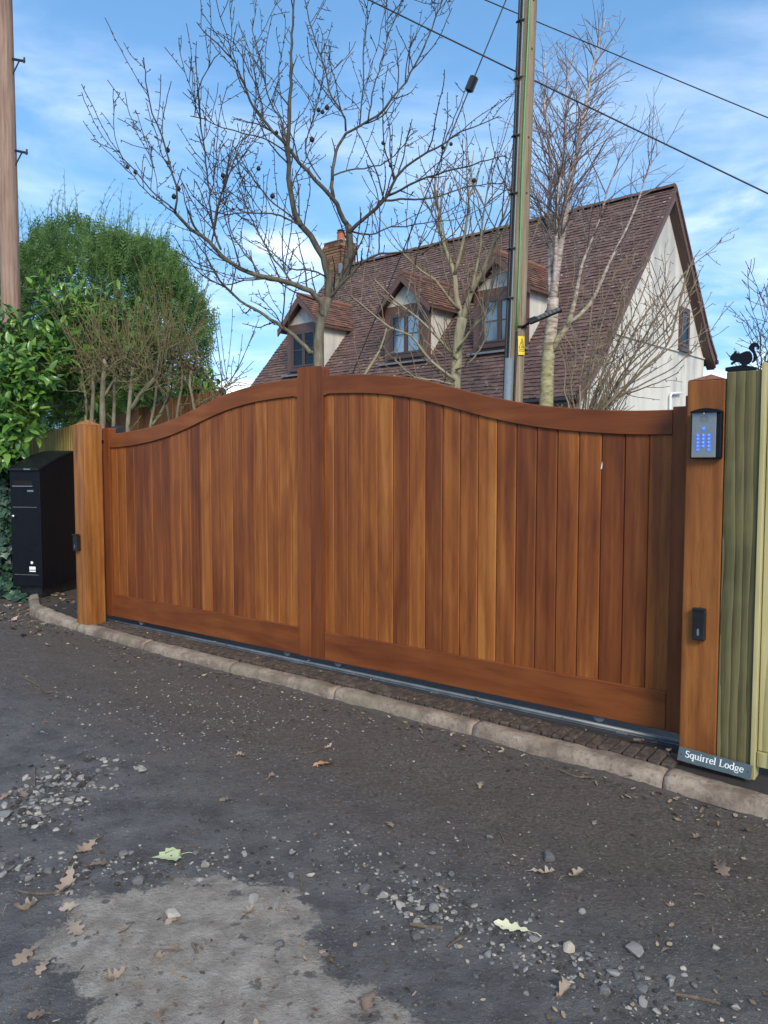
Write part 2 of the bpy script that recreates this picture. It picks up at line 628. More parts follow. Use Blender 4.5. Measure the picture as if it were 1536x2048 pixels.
m_brick()
plain('mortar', (0.30, 0.27, 0.22), 0.9)
plain('cladding_stone', (0.42, 0.35, 0.26), 0.9, var=0.4, scale=6, bump=0.3)


def bark(name, a, b, c, scale=(18, 18, 5), k=0.5, rough=0.9):
    t = NT(name, rough, 0.2)
    n = t.noise(t.vec(scale), 1.5, 6, 0.65)
    g = t.noise(t.vec(), 1.8, 4)
    col = t.ramp(t.math('ADD', t.math('MULTIPLY', n, 0.6), t.math('MULTIPLY', g, 0.4)), [(0.33, a), (0.5, b), (0.68, c)])
    t.color(col).bump(n, k, 0.01)


bark('apple_bark', (0.085, 0.072, 0.050), (0.165, 0.148, 0.10), (0.29, 0.27, 0.19))


def m_apple():
    t = NT('apple_wood', 0.9, 0.2)
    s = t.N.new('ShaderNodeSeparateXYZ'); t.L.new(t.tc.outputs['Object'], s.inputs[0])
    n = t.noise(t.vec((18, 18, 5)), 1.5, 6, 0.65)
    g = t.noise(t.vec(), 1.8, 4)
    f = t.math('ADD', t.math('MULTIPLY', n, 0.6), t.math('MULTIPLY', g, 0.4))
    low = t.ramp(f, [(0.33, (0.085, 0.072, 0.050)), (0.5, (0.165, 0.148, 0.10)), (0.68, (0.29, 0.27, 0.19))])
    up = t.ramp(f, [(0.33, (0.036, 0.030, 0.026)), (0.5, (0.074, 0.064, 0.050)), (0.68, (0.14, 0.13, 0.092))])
    t.color(t.mix(t.rng(t.math('ADD', s.outputs[2], t.math('MULTIPLY', g, 1.6)), 3.4, 5.0), low, up)).bump(n, 0.5, 0.01)  # algae-pale trunk below; upper limbs darkened in colour for their backlit look


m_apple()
bark('apple_twig', (0.030, 0.022, 0.020), (0.060, 0.046, 0.038), (0.095, 0.080, 0.058))
bark('pale_bark', (0.17, 0.145, 0.085), (0.30, 0.265, 0.165), (0.44, 0.40, 0.27))
bark('pale_twig', (0.12, 0.085, 0.055), (0.205, 0.155, 0.10), (0.29, 0.235, 0.16))
bark('birch_bark', (0.17, 0.15, 0.075), (0.40, 0.36, 0.20), (0.58, 0.54, 0.36), (6, 6, 14))
bark('birch_white', (0.22, 0.17, 0.14), (0.50, 0.42, 0.36), (0.66, 0.60, 0.54), (6, 6, 16))


def m_birch():
    t = NT('birch_stem', 0.8, 0.25)
    s = t.N.new('ShaderNodeSeparateXYZ'); t.L.new(t.tc.outputs['Object'], s.inputs[0])
    n = t.noise(t.vec((5, 5, 18)), 1.5, 6, 0.65)
    g = t.noise(t.vec(), 2.5, 4)
    low = t.ramp(n, [(0.33, (0.15, 0.13, 0.060)), (0.5, (0.33, 0.29, 0.14)), (0.68, (0.46, 0.42, 0.24))])
    up = t.ramp(n, [(0.36, (0.17, 0.12, 0.10)), (0.5, (0.40, 0.32, 0.27)), (0.68, (0.60, 0.53, 0.47))])
    k = t.rng(t.math('ADD', s.outputs[2], t.math('MULTIPLY', g, 2.4)), 3.6, 5.6)
    t.color(t.mix(k, low, up)).bump(n, 0.5, 0.01)


m_birch()
bark('birch_twig', (0.12, 0.088, 0.080), (0.20, 0.152, 0.135), (0.29, 0.23, 0.20))
bark('shrub_bark', (0.10, 0.085, 0.055), (0.19, 0.165, 0.11), (0.30, 0.27, 0.18))
bark('whip_bark', (0.070, 0.055, 0.030), (0.125, 0.108, 0.050), (0.19, 0.165, 0.085))
bark('bramble_twig', (0.055, 0.035, 0.028), (0.10, 0.068, 0.05), (0.16, 0.12, 0.08))


def leafmat(name, a, b, c, rough=0.35, trans=0.3, src='obj'):
    t = NT(name, rough, 0.5)
    r = t.objrnd() if src == 'obj' else t.attr('rnd')
    n = t.noise(t.vec(), 30, 3)
    col = t.ramp(t.math('ADD', t.math('MULTIPLY', r, 0.75), t.math('MULTIPLY', n, 0.25)), [(0.15, a), (0.5, b), (0.9, c)])
    t.color(col)
    tr = t.N.new('ShaderNodeBsdfTranslucent')
    t.L.new(col, tr.inputs[0])
    mx = t.N.new('ShaderNodeMixShader'); mx.inputs[0].default_value = trans
    t.L.new(t.b.outputs[0], mx.inputs[1]); t.L.new(tr.outputs[0], mx.inputs[2])
    t.L.new(mx.outputs[0], t.N['Material Output'].inputs[0])


LAU = ((0.040, 0.120, 0.026), (0.105, 0.24, 0.040), (0.23, 0.38, 0.065))
leafmat('laurel_leaf', *LAU, rough=0.27)
leafmat('laurel_mass', *LAU, rough=0.27, src='attr')
IVY = ((0.010, 0.034, 0.014), (0.022, 0.062, 0.028), (0.050, 0.110, 0.052))
leafmat('ivy_leaf', *IVY, rough=0.35, trans=0.15)
leafmat('ivy_mass', *IVY, rough=0.35, trans=0.15, src='attr')
leafmat('conifer', (0.050, 0.110, 0.030), (0.110, 0.210, 0.050), (0.19, 0.30, 0.085), rough=0.6, trans=0.3, src='attr')
plain('shade_core', (0.014, 0.030, 0.010), 0.95, var=0.5, scale=20)  # near-black green, paints the shade inside the foliage


def dryleaf(name, a, b, c):
    t = NT(name, 0.75, 0.25)
    n = t.noise(t.vec(off=t.rndoff()), 45, 4)
    f = t.math('ADD', t.math('MULTIPLY', t.objrnd(), 0.65), t.math('MULTIPLY', n, 0.4))
    t.color(t.ramp(f, [(0.15, a), (0.5, b), (0.9, c)])).bump(n, 0.3, 0.003)


dryleaf('dry_leaf', (0.12, 0.085, 0.062), (0.24, 0.180, 0.132), (0.40, 0.32, 0.24))
dryleaf('orange_leaf', (0.42, 0.21, 0.10), (0.52, 0.29, 0.14), (0.58, 0.35, 0.19))
dryleaf('yellow_leaf', (0.66, 0.62, 0.33), (0.72, 0.68, 0.42), (0.76, 0.72, 0.48))
dryleaf('green_leaf', (0.34, 0.38, 0.20), (0.42, 0.47, 0.25), (0.48, 0.52, 0.30))
dryleaf('grey_leaf', (0.36, 0.32, 0.27), (0.46, 0.42, 0.36), (0.55, 0.50, 0.44))


def stonemat(name, src):
    t = NT(name, 0.7, 0.4)
    r = t.objrnd() if src == 'obj' else t.attr('rnd')
    n = t.noise(t.vec(), 55, 4)
    f = t.math('ADD', t.math('MULTIPLY', r, 0.85), t.math('MULTIPLY', n, 0.15))
    t.color(t.ramp(f, [(0.05, (0.07, 0.067, 0.066)), (0.35, (0.15, 0.145, 0.14)), (0.65, (0.25, 0.235, 0.215)), (0.85, (0.36, 0.325, 0.275)), (0.95, (0.44, 0.35, 0.24)), (1, (0.30, 0.14, 0.07))]))
    t.bump(n, 0.3, 0.004)


stonemat('stone', 'obj')
stonemat('gravel', 'attr')
plain('mud_clod', (0.040, 0.033, 0.028), 0.95, var=0.35, scale=30, bump=0.5)
bark('fallen_twig', (0.06, 0.045, 0.03), (0.12, 0.09, 0.06), (0.22, 0.18, 0.13))


def m_litter():
    t = NT('litter', 0.85, 0.2)
    t.color(t.ramp(t.attr('rnd'), [(0.0, (0.045, 0.032, 0.022)), (0.5, (0.13, 0.09, 0.058)), (0.85, (0.27, 0.20, 0.13)), (1.0, (0.40, 0.32, 0.22))]))


m_litter()


def m_lane():
    t = NT('lane_surface', 0.7, 0.32)
    v = t.vec()
    big = t.noise(v, 0.7, 5, 0.6)
    mid = t.noise(v, 5, 7, 0.65)
    fine = t.noise(v, 60, 6, 0.7)
    grit = t.noise(v, 210, 3, 0.6)
    brown = t.attr('brown')
    bsel = t.rng(t.math('ADD', brown, t.math('MULTIPLY', t.math('SUBTRACT', mid, 0.5), 0.9)), 0.25, 0.75)
    tar = t.mix(t.rng(mid, 0.3, 0.7), (0.074, 0.070, 0.069), (0.158, 0.149, 0.143))
    mud = t.mix(t.rng(fine, 0.3, 0.7), (0.072, 0.059, 0.050), (0.138, 0.114, 0.096))
    col = t.mix(bsel, tar, mud)
    col = t.mix(t.rng(fine, 0.50, 0.72, 0, 0.5), col, (0.155, 0.142, 0.128))
    col = t.mix(t.rng(t.noise(v, 28, 5, 0.7), 0.56, 0.68, 0, 0.6), col, (0.036, 0.031, 0.028))
    # bare pale concrete showing through the mud
    p = t.math('ADD', t.attr('patch'), t.math('MULTIPLY', t.math('SUBTRACT', mid, 0.5), 0.26))
    p = t.math('ADD', p, t.math('MULTIPLY', t.math('SUBTRACT', fine, 0.5), 0.10))
    p = t.math('ADD', p, t.math('MULTIPLY', t.math('SUBTRACT', t.noise(v, 22, 6, 0.7), 0.5), 0.16))
    ps = t.rng(p, -0.012, 0.022)
    con = t.mix(t.rng(t.noise(v, 9, 6, 0.7), 0.35, 0.68), (0.235, 0.204, 0.168), (0.40, 0.355, 0.298))
    con = t.mix(t.rng(grit, 0.55, 0.75, 0, 0.4), con, (0.12, 0.105, 0.09))
    con = t.mix(t.rng(t.noise(v, 16, 4, 0.6), 0.60, 0.66, 0, 0.75), con, (0.085, 0.074, 0.064))
    col = t.mix(ps, col, con)
    # pale grit
    sp = t.voro(v, 75, 'F1', 0)
    spm = t.math('MULTIPLY', t.rng(sp, 0.23, 0.15), t.rng(t.noise(v, 3.1, 4, 0.6), 0.42, 0.62))
    col = t.mix(t.math('MULTIPLY', spm, 0.75), col, (0.30, 0.27, 0.22))
    sp2 = t.voro(t.vec(loc=(5, 3, 1)), 160, 'F1', 0)
    col = t.mix(t.math('MULTIPLY', t.rng(sp2, 0.20, 0.12), 0.45), col, (0.24, 0.225, 0.20))
    sp3 = t.voro(t.vec(loc=(1, 7, 2)), 38, 'F1', 0)
    sc3 = t.voro(t.vec(loc=(1, 7, 2)), 38, 'F1', 1)
    col = t.mix(t.math('MULTIPLY', t.rng(sp3, 0.20, 0.15), t.math('MULTIPLY', t.rng(t.noise(v, 2.0, 4, 0.6), 0.45, 0.6), 0.6)), col, t.mix(0.75, sc3, (0.22, 0.20, 0.175)))
    t.color(col)
    wet = t.rng(t.math('ADD', t.math('MULTIPLY', big, 0.6), t.math('MULTIPLY', mid, 0.4)), 0.42, 0.62, 0.52, 0.85)
    t.rough(t.mix(ps, wet, (0.85, 0.85, 0.85)))
    h = t.math('ADD', t.math('MULTIPLY', mid, 0.8), t.math('ADD', t.math('MULTIPLY', fine, 0.5), t.math('MULTIPLY', grit, 0.22)))
    t.bump(h, 1.0, 0.028)


m_lane()


def m_kerb():
    t = NT('kerb_concrete', 0.9, 0.25)
    n = t.noise(t.vec(off=t.rndoff(11)), 5, 6, 0.65)
    f = t.noise(t.vec(), 45, 5, 0.7)
    col = t.mix(t.rng(n, 0.32, 0.68), (0.155, 0.115, 0.085), (0.37, 0.292, 0.22))
    col = t.mix(t.rng(f, 0.5, 0.66, 0, 0.6), col, (0.10, 0.080, 0.060))
    col = t.mix(t.rng(t.noise(t.vec(loc=(4, 4, 4)), 2.2, 4), 0.52, 0.66, 0, 0.5), col, (0.20, 0.175, 0.11))
    t.color(col).bump(t.math('ADD', n, t.math('MULTIPLY', f, 0.6)), 0.7, 0.012)


m_kerb()


def m_paver():
    t = NT('muddy_paver', 0.85, 0.3)
    n = t.noise(t.vec(off=t.rndoff(7)), 22, 6, 0.65)
    t.color(t.mix(t.rng(n, 0.35, 0.7), (0.045, 0.034, 0.027), (0.115, 0.085, 0.065))).bump(n, 0.6, 0.006)


m_paver()
plain('dark_joint', (0.035, 0.012, 0.006), 0.8)
plain('packed_mud', (0.070, 0.056, 0.046), 0.95, var=0.6, scale=45, bump=1.0)
plain('mud', (0.028, 0.023, 0.020), 0.9, var=0.4, scale=18, bump=0.6)
plain('tarmac_strip', (0.022, 0.023, 0.026), 0.7, var=0.5, scale=40, bump=0.8)
plain('earth', (0.055, 0.042, 0.030), 0.95, var=0.4, scale=9, bump=0.5)


# ------------------------------------------------------------------ GROUND
def smooth_noise(X, Y, sc, seed):
    r = np.random.RandomState(seed)
    T = r.rand(256, 256)
    x, y = X * sc, Y * sc
    xi, yi = np.floor(x).astype(int), np.floor(y).astype(int)
    fx, fy = x - xi, y - yi
    fx, fy = fx * fx * (3 - 2 * fx), fy * fy * (3 - 2 * fy)
    a = T[xi % 256, yi % 256]; b = T[(xi + 1) % 256, yi % 256]
    c = T[xi % 256, (yi + 1) % 256]; d = T[(xi + 1) % 256, (yi + 1) % 256]
    return (a * (1 - fx) + b * fx) * (1 - fy) + (c * (1 - fx) + d * fx) * fy - 0.5


def poly_sd(X, Y, poly):
    """signed distance, positive inside"""
    d = np.full(X.shape, 1e9); inside = np.zeros(X.shape, bool)
    n = len(poly)
    for i in range(n):
        x0, y0 = poly[i]; x1, y1 = poly[(i + 1) % n]
        ex, ey = x1 - x0, y1 - y0
        t = np.clip(((X - x0) * ex + (Y - y0) * ey) / (ex * ex + ey * ey), 0, 1)
        d = np.minimum(d, np.hypot(X - x0 - t * ex, Y - y0 - t * ey))
        c = ((y0 > Y) != (y1 > Y)) & (X < (x1 - x0) * (Y - y0) / (y1 - y0 + 1e-12) + x0)
        inside ^= c
    return np.where(inside, d, -d)


def gate_n(X, Y):
    """distance in front of the gate posts, towards the lane"""
    return -((X - GORI.x) * 0.6087 + (Y - GORI.y) * 0.7934)


def lane_height(X, Y):
    near = np.clip(gate_n(X, Y) / 0.5 - 0.4, 0, 1)
    h = smooth_noise(X, Y, 0.55, 1) * 0.05 + smooth_noise(X, Y, 1.7, 2) * 0.022 + smooth_noise(X, Y, 6, 3) * 0.010 + smooth_noise(X, Y, 19, 4) * 0.006 + smooth_noise(X, Y, 42, 5) * 0.004
    return h * np.where(np.hypot(X, Y) < 30, near, 0)


def build_lane():
    def axis(lo, hi, step, a, b):
        mid = np.arange(lo, hi, step)
        out1, out2 = [], []
        x, s = lo, step
        while x > a: s *= 1.22; x -= s; out1.append(x)
        x, s = mid[-1], step
        while x < b: s *= 1.22; x += s; out2.append(x)
        return np.array(out1[::-1] + list(mid) + out2)
    xs = axis(-3.4, 2.2, 0.022, -900, 900)
    ys = axis(1.55, 6.2, 0.022, -900, 900)
    X, Y = np.meshgrid(xs, ys)
    Z = lane_height(X, Y)
    sdp = poly_sd(X, Y, [tuple(onz(x, y, 0)[:2]) for x, y in
          [(140, 1800), (270, 1772), (430, 1750), (570, 1768), (625, 1812), (605, 1872), (662, 1905), (640, 1945), (735, 1985), (830, 2040), (900, 2200), (140, 2200), (180, 2048), (172, 2005), (112, 1962), (70, 1890), (120, 1850)]])
    Z = Z + np.clip(sdp / 0.08, 0, 1) * 0.004
    nx, ny = len(xs), len(ys)
    me = bpy.data.meshes.new('lane')
    co = np.stack([X, Y, Z], -1).reshape(-1, 3)
    i = np.arange(nx * ny).reshape(ny, nx)
    q = np.stack([i[:-1, :-1], i[:-1, 1:], i[1:, 1:], i[1:, :-1]], -1).reshape(-1, 4)
    me.vertices.add(len(co)); me.vertices.foreach_set('co', co.ravel())
    me.loops.add(q.size); me.loops.foreach_set('vertex_index', q.ravel())
    me.polygons.add(len(q)); me.polygons.foreach_set('loop_start', np.arange(0, q.size, 4))
    me.update(calc_edges=True)
    me.polygons.foreach_set('use_smooth', np.ones(len(q), bool))
    a = me.attributes.new('patch', 'FLOAT', 'POINT'); a.data.foreach_set('value', np.clip(sdp, -1, 1).ravel())
    dk = gate_n(X, Y)
    br = np.clip(1.25 - dk / 1.5, 0, 1) * 0.9 + 0.15
    a = me.attributes.new('brown', 'FLOAT', 'POINT'); a.data.foreach_set('value', br.ravel())
    me.materials.append(MAT['lane_surface'])
    me.validate()
    tag(link('lane', me), kind='structure')


build_lane()


def lane_z(x, y):
    return float(lane_height(np.array([x]), np.array([y]))[0])


def lane_pt(px, py):
    p = onz(px, py, 0.0)
    p.z = lane_z(p.x, p.y)
    return p


# kerb line (gate frame): x right, y back edge / front edge
KL = [(7.3, 0.62), (6.75, 0.36), (6.3, 0.13), (5.85, 0.05), (5.28, 0.02), (4.17, -0.055), (3.11, -0.075), (2.1, -0.095), (1.06, -0.12), (0.0, -0.185), (-1.05, -0.27), (-2.1, -0.34), (-3.15, -0.41)]


def kerb_y(x):
    u = -x
    for (a, ya), (b, yb) in zip(KL, KL[1:]):
        if b <= u <= a:
            return yb + (ya - yb) * (u - b) / (a - b)
    return KL[0][1] if u > KL[0][0] else KL[-1][1]


def build_kerb():
    root = thing('kerb', None, None, GM.copy())
    root['kind'] = 'structure'
    joints = [6.95, 6.1, 5.28, 4.17, 3.11, 2.1, 1.06, 0.0, -1.05, -2.1, -3.15]
    prof = [(-0.060, -0.06), (-0.058, 0.02), (-0.053, 0.046), (-0.043, 0.062), (-0.024, 0.070), (0.010, 0.073), (0.040, 0.073), (0.048, 0.067), (0.050, -0.06)]
    for k, (a, b) in enumerate(zip(joints, joints[1:])):
        m = MB(); vs, fs = [], []
        n = 40; np_ = len(prof)
        g = 0.003
        for i in range(n + 1):
            u = a - g + (b + g - (a - g)) * i / n
            yc = kerb_y(-u)
            e = 0.006 if i in (0, n) else 0
            for (py, pz) in prof:
                w = Vector((u * 3 + k, py * 9, pz * 9))
                d = noise.noise(w * 0.8) * 0.006 + noise.noise(w * 3) * 0.004 + noise.noise(w * 9) * 0.002
                if noise.noise(Vector((u * 7, k * 3.1, 2))) > 0.42 and py < -0.03: d -= 0.006
                sc = 1 - e / 0.1
                zz = pz * sc + (d if pz > 0 else 0)
                if u > 5.3: zz += 0.03 * min(1, (u - 5.3) / 0.6) * (pz > 0)
                vs.append((-u, yc + py * sc + d, zz))
        for i in range(n):
            for j in range(np_ - 1):
                p = i * np_ + j
                fs.append((p, p + 1, p + 1 + np_, p + np_))
        fs.append(tuple(range(np_))[::-1]); fs.append(tuple(range(n * np_, (n + 1) * np_)))
        m.add(vs, fs)
        o = m.build('kerb_stone', 'kerb_concrete', root, smooth=True)
    # mud packed in the joints and along the foot
    m = MB()
    vs, fs = [], []
    NN = 420
    for i in range(NN + 1):
        u = 6.9 - i * 10.0 / NN
        a = noise.noise(Vector((u * 2.1, 0, 0))) * 0.5 + noise.noise(Vector((u * 9, 4, 0))) * 0.35 + noise.noise(Vector((u * 30, 8, 0))) * 0.2
        w, h = max(0.003, 0.018 + 0.06 * a), max(0.0, 0.008 + 0.026 * a)
        y = kerb_y(-u) - 0.060
        vs += [(-u, y + 0.02, h + 0.004), (-u, y - 0.004, h), (-u, y - w * 0.5, h * 0.45 + 0.004 * noise.noise(Vector((u * 40, 1, 0)))), (-u, y - w, -0.004), (-u, y - w - 0.01, -0.03)]
    for i in range(NN):
        for j in range(4):
            q = i * 5 + j
            fs.append((q, q + 5, q + 6, q + 1))
    m.add(vs, fs)
    tag(m.build('mud_fillet', 'packed_mud', root, smooth=True), kind='stuff')


build_kerb()


def build_apron():
    root = thing('threshold', None, None, GM.copy())
    root['kind'] = 'structure'
    # bed under everything between kerb and gate
    m = MB()
    us = [x * 0.25 - 0.4 for x in range(28)]
    poly = [(-u, kerb_y(-u) + 0.03) for u in us]
    back = [(-us[-1], 1.2), (0.4, 1.2)]
    pts = poly + back
    vs = [(x, y, 0.058) for x, y in pts] + [(x, y, -0.05) for x, y in pts]
    n = len(pts)
    fs = [tuple(range(n))[::-1], tuple(range(n, 2 * n))] + [(i, (i + 1) % n, (i + 1) % n + n, i + n) for i in range(n)]
    m.add(vs, fs); m.build('bed', 'mud', root)
    # soldier course of muddy pavers
    pm = []
    for k in range(6):
        random.seed(40 + k)
        b = MB(); b.box(-0.029, 0.029, -0.075, 0.075, -0.05, 0.0, c=0.006)
        b.v = [(x + random.uniform(-.003, .003), y + random.uniform(-.004, .004), z + random.uniform(-.004, .004)) for x, y, z in b.v]
        pm.append(b.mesh('paver', 'muddy_paver'))
    for k in range(80):
        u = 0.02 + k * 0.0645
        if u > 5.1: break
        y0 = kerb_y(-u) + 0.066
        L = min(0.16, 0.172 - y0)
        o = link('paver', random.choice(pm), root)
        o.location = (-u, y0 + L / 2, 0.080 + random.uniform(-.004, .003))
        o.rotation_euler = (random.uniform(-.02, .02), random.uniform(-.03, .03), random.uniform(-.03, .03))
        o.scale = (1, L / 0.15, 1)
    boxpart('track_bed', 'tarmac_strip', root, -5.3, 0.1, 0.176, 0.42, 0.0, 0.068, c=0.008)


build_apron()

# garden ground behind the gate, a touch above the lane sheet
m = MB()
q = [gpt(-14, 0.44, 0.03), gpt(0.2, 0.44, 0.03), gpt(9, 0.44, 0.03), gpt(9, 24, 0.03), gpt(-14, 24, 0.03)]
m.add(q, [(0, 1, 2, 3, 4)])
tag(m.build('garden_ground', 'earth'), kind='structure')
m = MB()
q = [gpt(-14, 0.95, 0.045), gpt(-7.0, 0.42, 0.045), gpt(-6.3, 0.16, 0.045), gpt(-5.32, 0.06, 0.045), gpt(-5.32, 0.43, 0.045), gpt(-8, 2.2, 0.045), gpt(-14, 3, 0.045)]
m.add(q, [tuple(range(7))])
tag(m.build('verge', 'earth'), kind='structure')


def gl(px, py, y=0.0):
    """pixel -> (x, z) on the plane y in the gate frame"""
    p = onplane(px, py, gpt(0, y, 0), Vector((-0.6087, -0.7934, 0)))
    q = GM.inverted() @ p
    return q.x, q.z


# ------------------------------------------------------------------ GATE
GC, GY = 2.63, 0.22
TOPP = [(0.0, 2.118), (0.12, 2.116), (0.36, 2.109), (0.56, 2.096), (0.787, 2.066), (0.98, 2.028), (1.168, 1.977), (1.346, 1.926), (1.517, 1.883), (1.68, 1.850), (1.835, 1.825), (1.984, 1.808), (2.13, 1.794), (2.265, 1.784), (2.4, 1.780), (2.7, 1.780)]


def gtop(d):
    d = abs(d)
    for (a, za), (b, zb) in zip(TOPP, TOPP[1:]):
        if a <= d <= b:
            t = (d - a) / (b - a)
            return za + (zb - za) * t
    return TOPP[-1][1]


def gsm(d):
    return sum(gtop(d + k * 0.05) for k in (-2, -1, 0, 1, 2)) / 5


def build_gate():
    g = thing('sliding_gate', 'wide red-brown hardwood gate of vertical boards with swan-neck curved top', 'gate', GM.copy())
    Y0, Y1 = GY, GY + 0.072
    RH = 0.126
    for sgn in (1, -1):                      # +1: half towards the keypad post
        m = MB(); vs, fs = [], []
        n = 56
        d0, d1 = 0.1235, 2.497 if sgn > 0 else 2.46
        for i in range(n + 1):
            d = d0 + (d1 - d0) * i / n
            x = -GC + sgn * d
            zt = gsm(d)
            zb = zt - RH
            if d - d0 < 0.035: zb -= 0.012 * (1 - (d - d0) / 0.035) ** 2
            c = 0.004
            vs += [(x, Y0, zb + c), (x, Y0, zt - c), (x, Y0 + c, zt), (x, Y1 - c, zt), (x, Y1, zt - c), (x, Y1, zb), (x, Y0 + c, zb)]
        k = 7
        for i in range(n):
            for j in range(k):
                q = (i * k + j, (i + 1) * k + j, (i + 1) * k + (j + 1) % k, i * k + (j + 1) % k)
                fs.append(q[::-1] if sgn > 0 else q)
        fs.append(tuple(range(k))); fs.append(tuple(range(n * k, (n + 1) * k)))
        m.add(vs, fs)
        m.build('top_rail', 'rail_wood', g)
        a, b = sorted((-GC + sgn * 0.1235, -GC + sgn * (2.497 if sgn > 0 else 2.46)))
        boxpart('bottom_rail', 'rail_wood', g, a, b, Y0, Y1, 0.122, 0.325, c=0.004)
        # paired centre stile with rounded head
        x0, x1 = (-GC + 0.0012, -GC + 0.122) if sgn > 0 else (-GC - 0.122, -GC - 0.0012)
        zt, r = 2.188, 0.03
        arc = [(r - r * math.cos(a_ * math.pi / 8), r - r * math.sin(a_ * math.pi / 8)) for a_ in range(5)]
        if sgn > 0:
            poly = [(x0, 0.121), (x1, 0.121)] + [(x1 - q, zt - w) for q, w in arc] + [(x0, zt)]
        else:
            poly = [(x0, 0.121), (x1, 0.121), (x1, zt)] + [(x0 + q, zt - w) for q, w in arc[::-1]]
        m = MB(); m.prism(poly, Y0 - 0.0025, Y1 + 0.002)
        bevel(m.build('centre_stile', 'stile_wood', g), 0.003)
    # end stiles
    boxpart('end_stile', 'stile_wood', g, -GC + 2.4985, -GC + 2.62, Y0 - 0.002, Y1 + 0.001, 0.121, 1.795, c=0.004)
    m = MB(); x0, x1, zt, r = -GC - 2.575, -GC - 2.4615, 1.835, 0.02
    arc = [(r - r * math.cos(a_ * math.pi / 8), r - r * math.sin(a_ * math.pi / 8)) for a_ in range(5)]
    m.prism([(x0, 0.121), (x1, 0.121)] + [(x1 - q, zt - w) for q, w in arc] + [(x0 + q, zt - w) for q, w in arc[::-1]], Y0 - 0.002, Y1 + 0.001)
    bevel(m.build('end_stile', 'stile_wood', g), 0.003)
    # boards, each its own
    YF, YB, c = Y0 + 0.017, Y0 + 0.042, 0.0055
    for sgn in (1, -1):
        edges = [0.10, 0.204] + [0.204 + 0.1278 * k for k in range(1, 19)]
        for da, db in zip(edges, edges[1:]):
            if sgn < 0 and da > 2.45: break
            x0, x1 = sorted((-GC + sgn * da, -GC + sgn * db))
            x0 += 0.0016; x1 -= 0.0016
            sec = [(x0, YB), (x0, YF + c), (x0 + c, YF), (x1 - c, YF), (x1, YF + c), (x1, YB)]
            # real tongue-and-groove: darker shadow gap comes from the V
            zt = lambda x: gsm(abs(x + GC)) - 0.06
            vs = [(x, y, 0.30) for x, y in sec] + [(x, y, zt(x)) for x, y in sec]
            fs = [tuple(range(6)), tuple(range(6, 12))[::-1]] + [(i, i + 6, (i + 1) % 6 + 6, (i + 1) % 6) for i in range(6)]
            m = MB(); m.add(vs, fs)
            m.build('board', 'board_wood', g)
    for sgn in (1, -1):                     # tongues behind the joints
        a, b = sorted((-GC + sgn * 0.11, -GC + sgn * 2.46))
        m = MB(); vs, fs = [], []
        for i in range(31):
            x = a + (b - a) * i / 30
            z1 = gsm(abs(x + GC)) - 0.07
            vs += [(x, YB - 0.012, 0.31), (x, YB - 0.012, z1), (x, YB - 0.004, z1), (x, YB - 0.004, 0.31)]
        for i in range(30):
            for j in range(4): fs.append((i * 4 + j, (i + 1) * 4 + j, (i + 1) * 4 + (j + 1) % 4, i * 4 + (j + 1) % 4))
        m.add(vs, fs); m.build('backing', 'dark_joint', g)
    # pale scar on one board
    x, z = gl(1203, 931, GY + 0.017)
    m = MB(); m.prism([(x - 0.004, z - 0.02), (x + 0.003, z - 0.018), (x + 0.005, z), (x + 0.004, z + 0.022), (x + 0.0, z + 0.004)], GY + 0.0155, GY + 0.0175)
    m.build('scratch', 'sign_letters', g)
    # rollers the gate stands on
    for u in (0.5, 2.4, 2.9, 4.7):
        m = MB(); m.tube([(-u, GY + 0.024, 0.123), (-u, GY + 0.048, 0.123)], 0.036, 14)
        m.build('roller', 'galvanised', g)
    return g


build_gate()


def build_track():
    t = thing('gate_track', 'galvanised steel ground rail along the foot of the hardwood gate', 'rail', GM.copy())
    m = MB(); m.tube([(-5.15, GY - 0.004, 0.0795), (-3.0, GY - 0.004, 0.0795), (-1.2, GY - 0.004, 0.080), (-0.012, GY - 0.004, 0.0795)], 0.0095, 10)
    m.build('round_bar', 'galvanised', t, smooth=True)
    boxpart('base_strip', 'galvanised', t, -5.15, -0.012, GY - 0.02, GY + 0.05, 0.0665, 0.0715)
    # long gap cover: bracket plates
    for u in (0.35, 1.55, 2.75, 3.95):
        boxpart('fixing_plate', 'galvanised', t, -u - 0.03, -u + 0.03, GY - 0.033, GY - 0.014, 0.067, 0.0745)
    return t


build_track()


def post(name, label, x0, x1, y0, y1, zt, cap, wood='post_wood'):
    p = thing(name, label, 'gate post', GM @ Matrix.Translation((x0, y0, APRON - 0.025)))
    w, d, h = x1 - x0, y1 - y0, zt - APRON + 0.025
    m = MB(); m.box(0, w, 0, d, 0, h)
    bevel(m.build('shaft', wood, p), 0.006)
    m = MB(); e = 0.0
    m.add([(-e, -e, h + 0.001), (w + e, -e, h + 0.001), (w + e, d + e, h + 0.001), (-e, d + e, h + 0.001), (w / 2, d / 2, h + cap)],
          [(0, 3, 2, 1), (0, 1, 4), (1, 2, 4), (2, 3, 4), (3, 0, 4)])
    m.build('weathered_cap', wood, p)
    return p


pr = post('gate_post', 'square hardwood gate post carrying the keypad, beside the green fence post', 0.0, 0.168, 0.0, 0.168, 1.895, 0.034, 'post_wood_shaded')
pl_ = post('gate_post', 'square orange hardwood gate post beside the black parcel box', -5.318, -5.14, 0.0, 0.178, 1.855, 0.05)
boxpart('stop_block', 'stile_wood', pr, -0.016, -0.001, 0.03, 0.13, 1.64, 1.775, c=0.003)
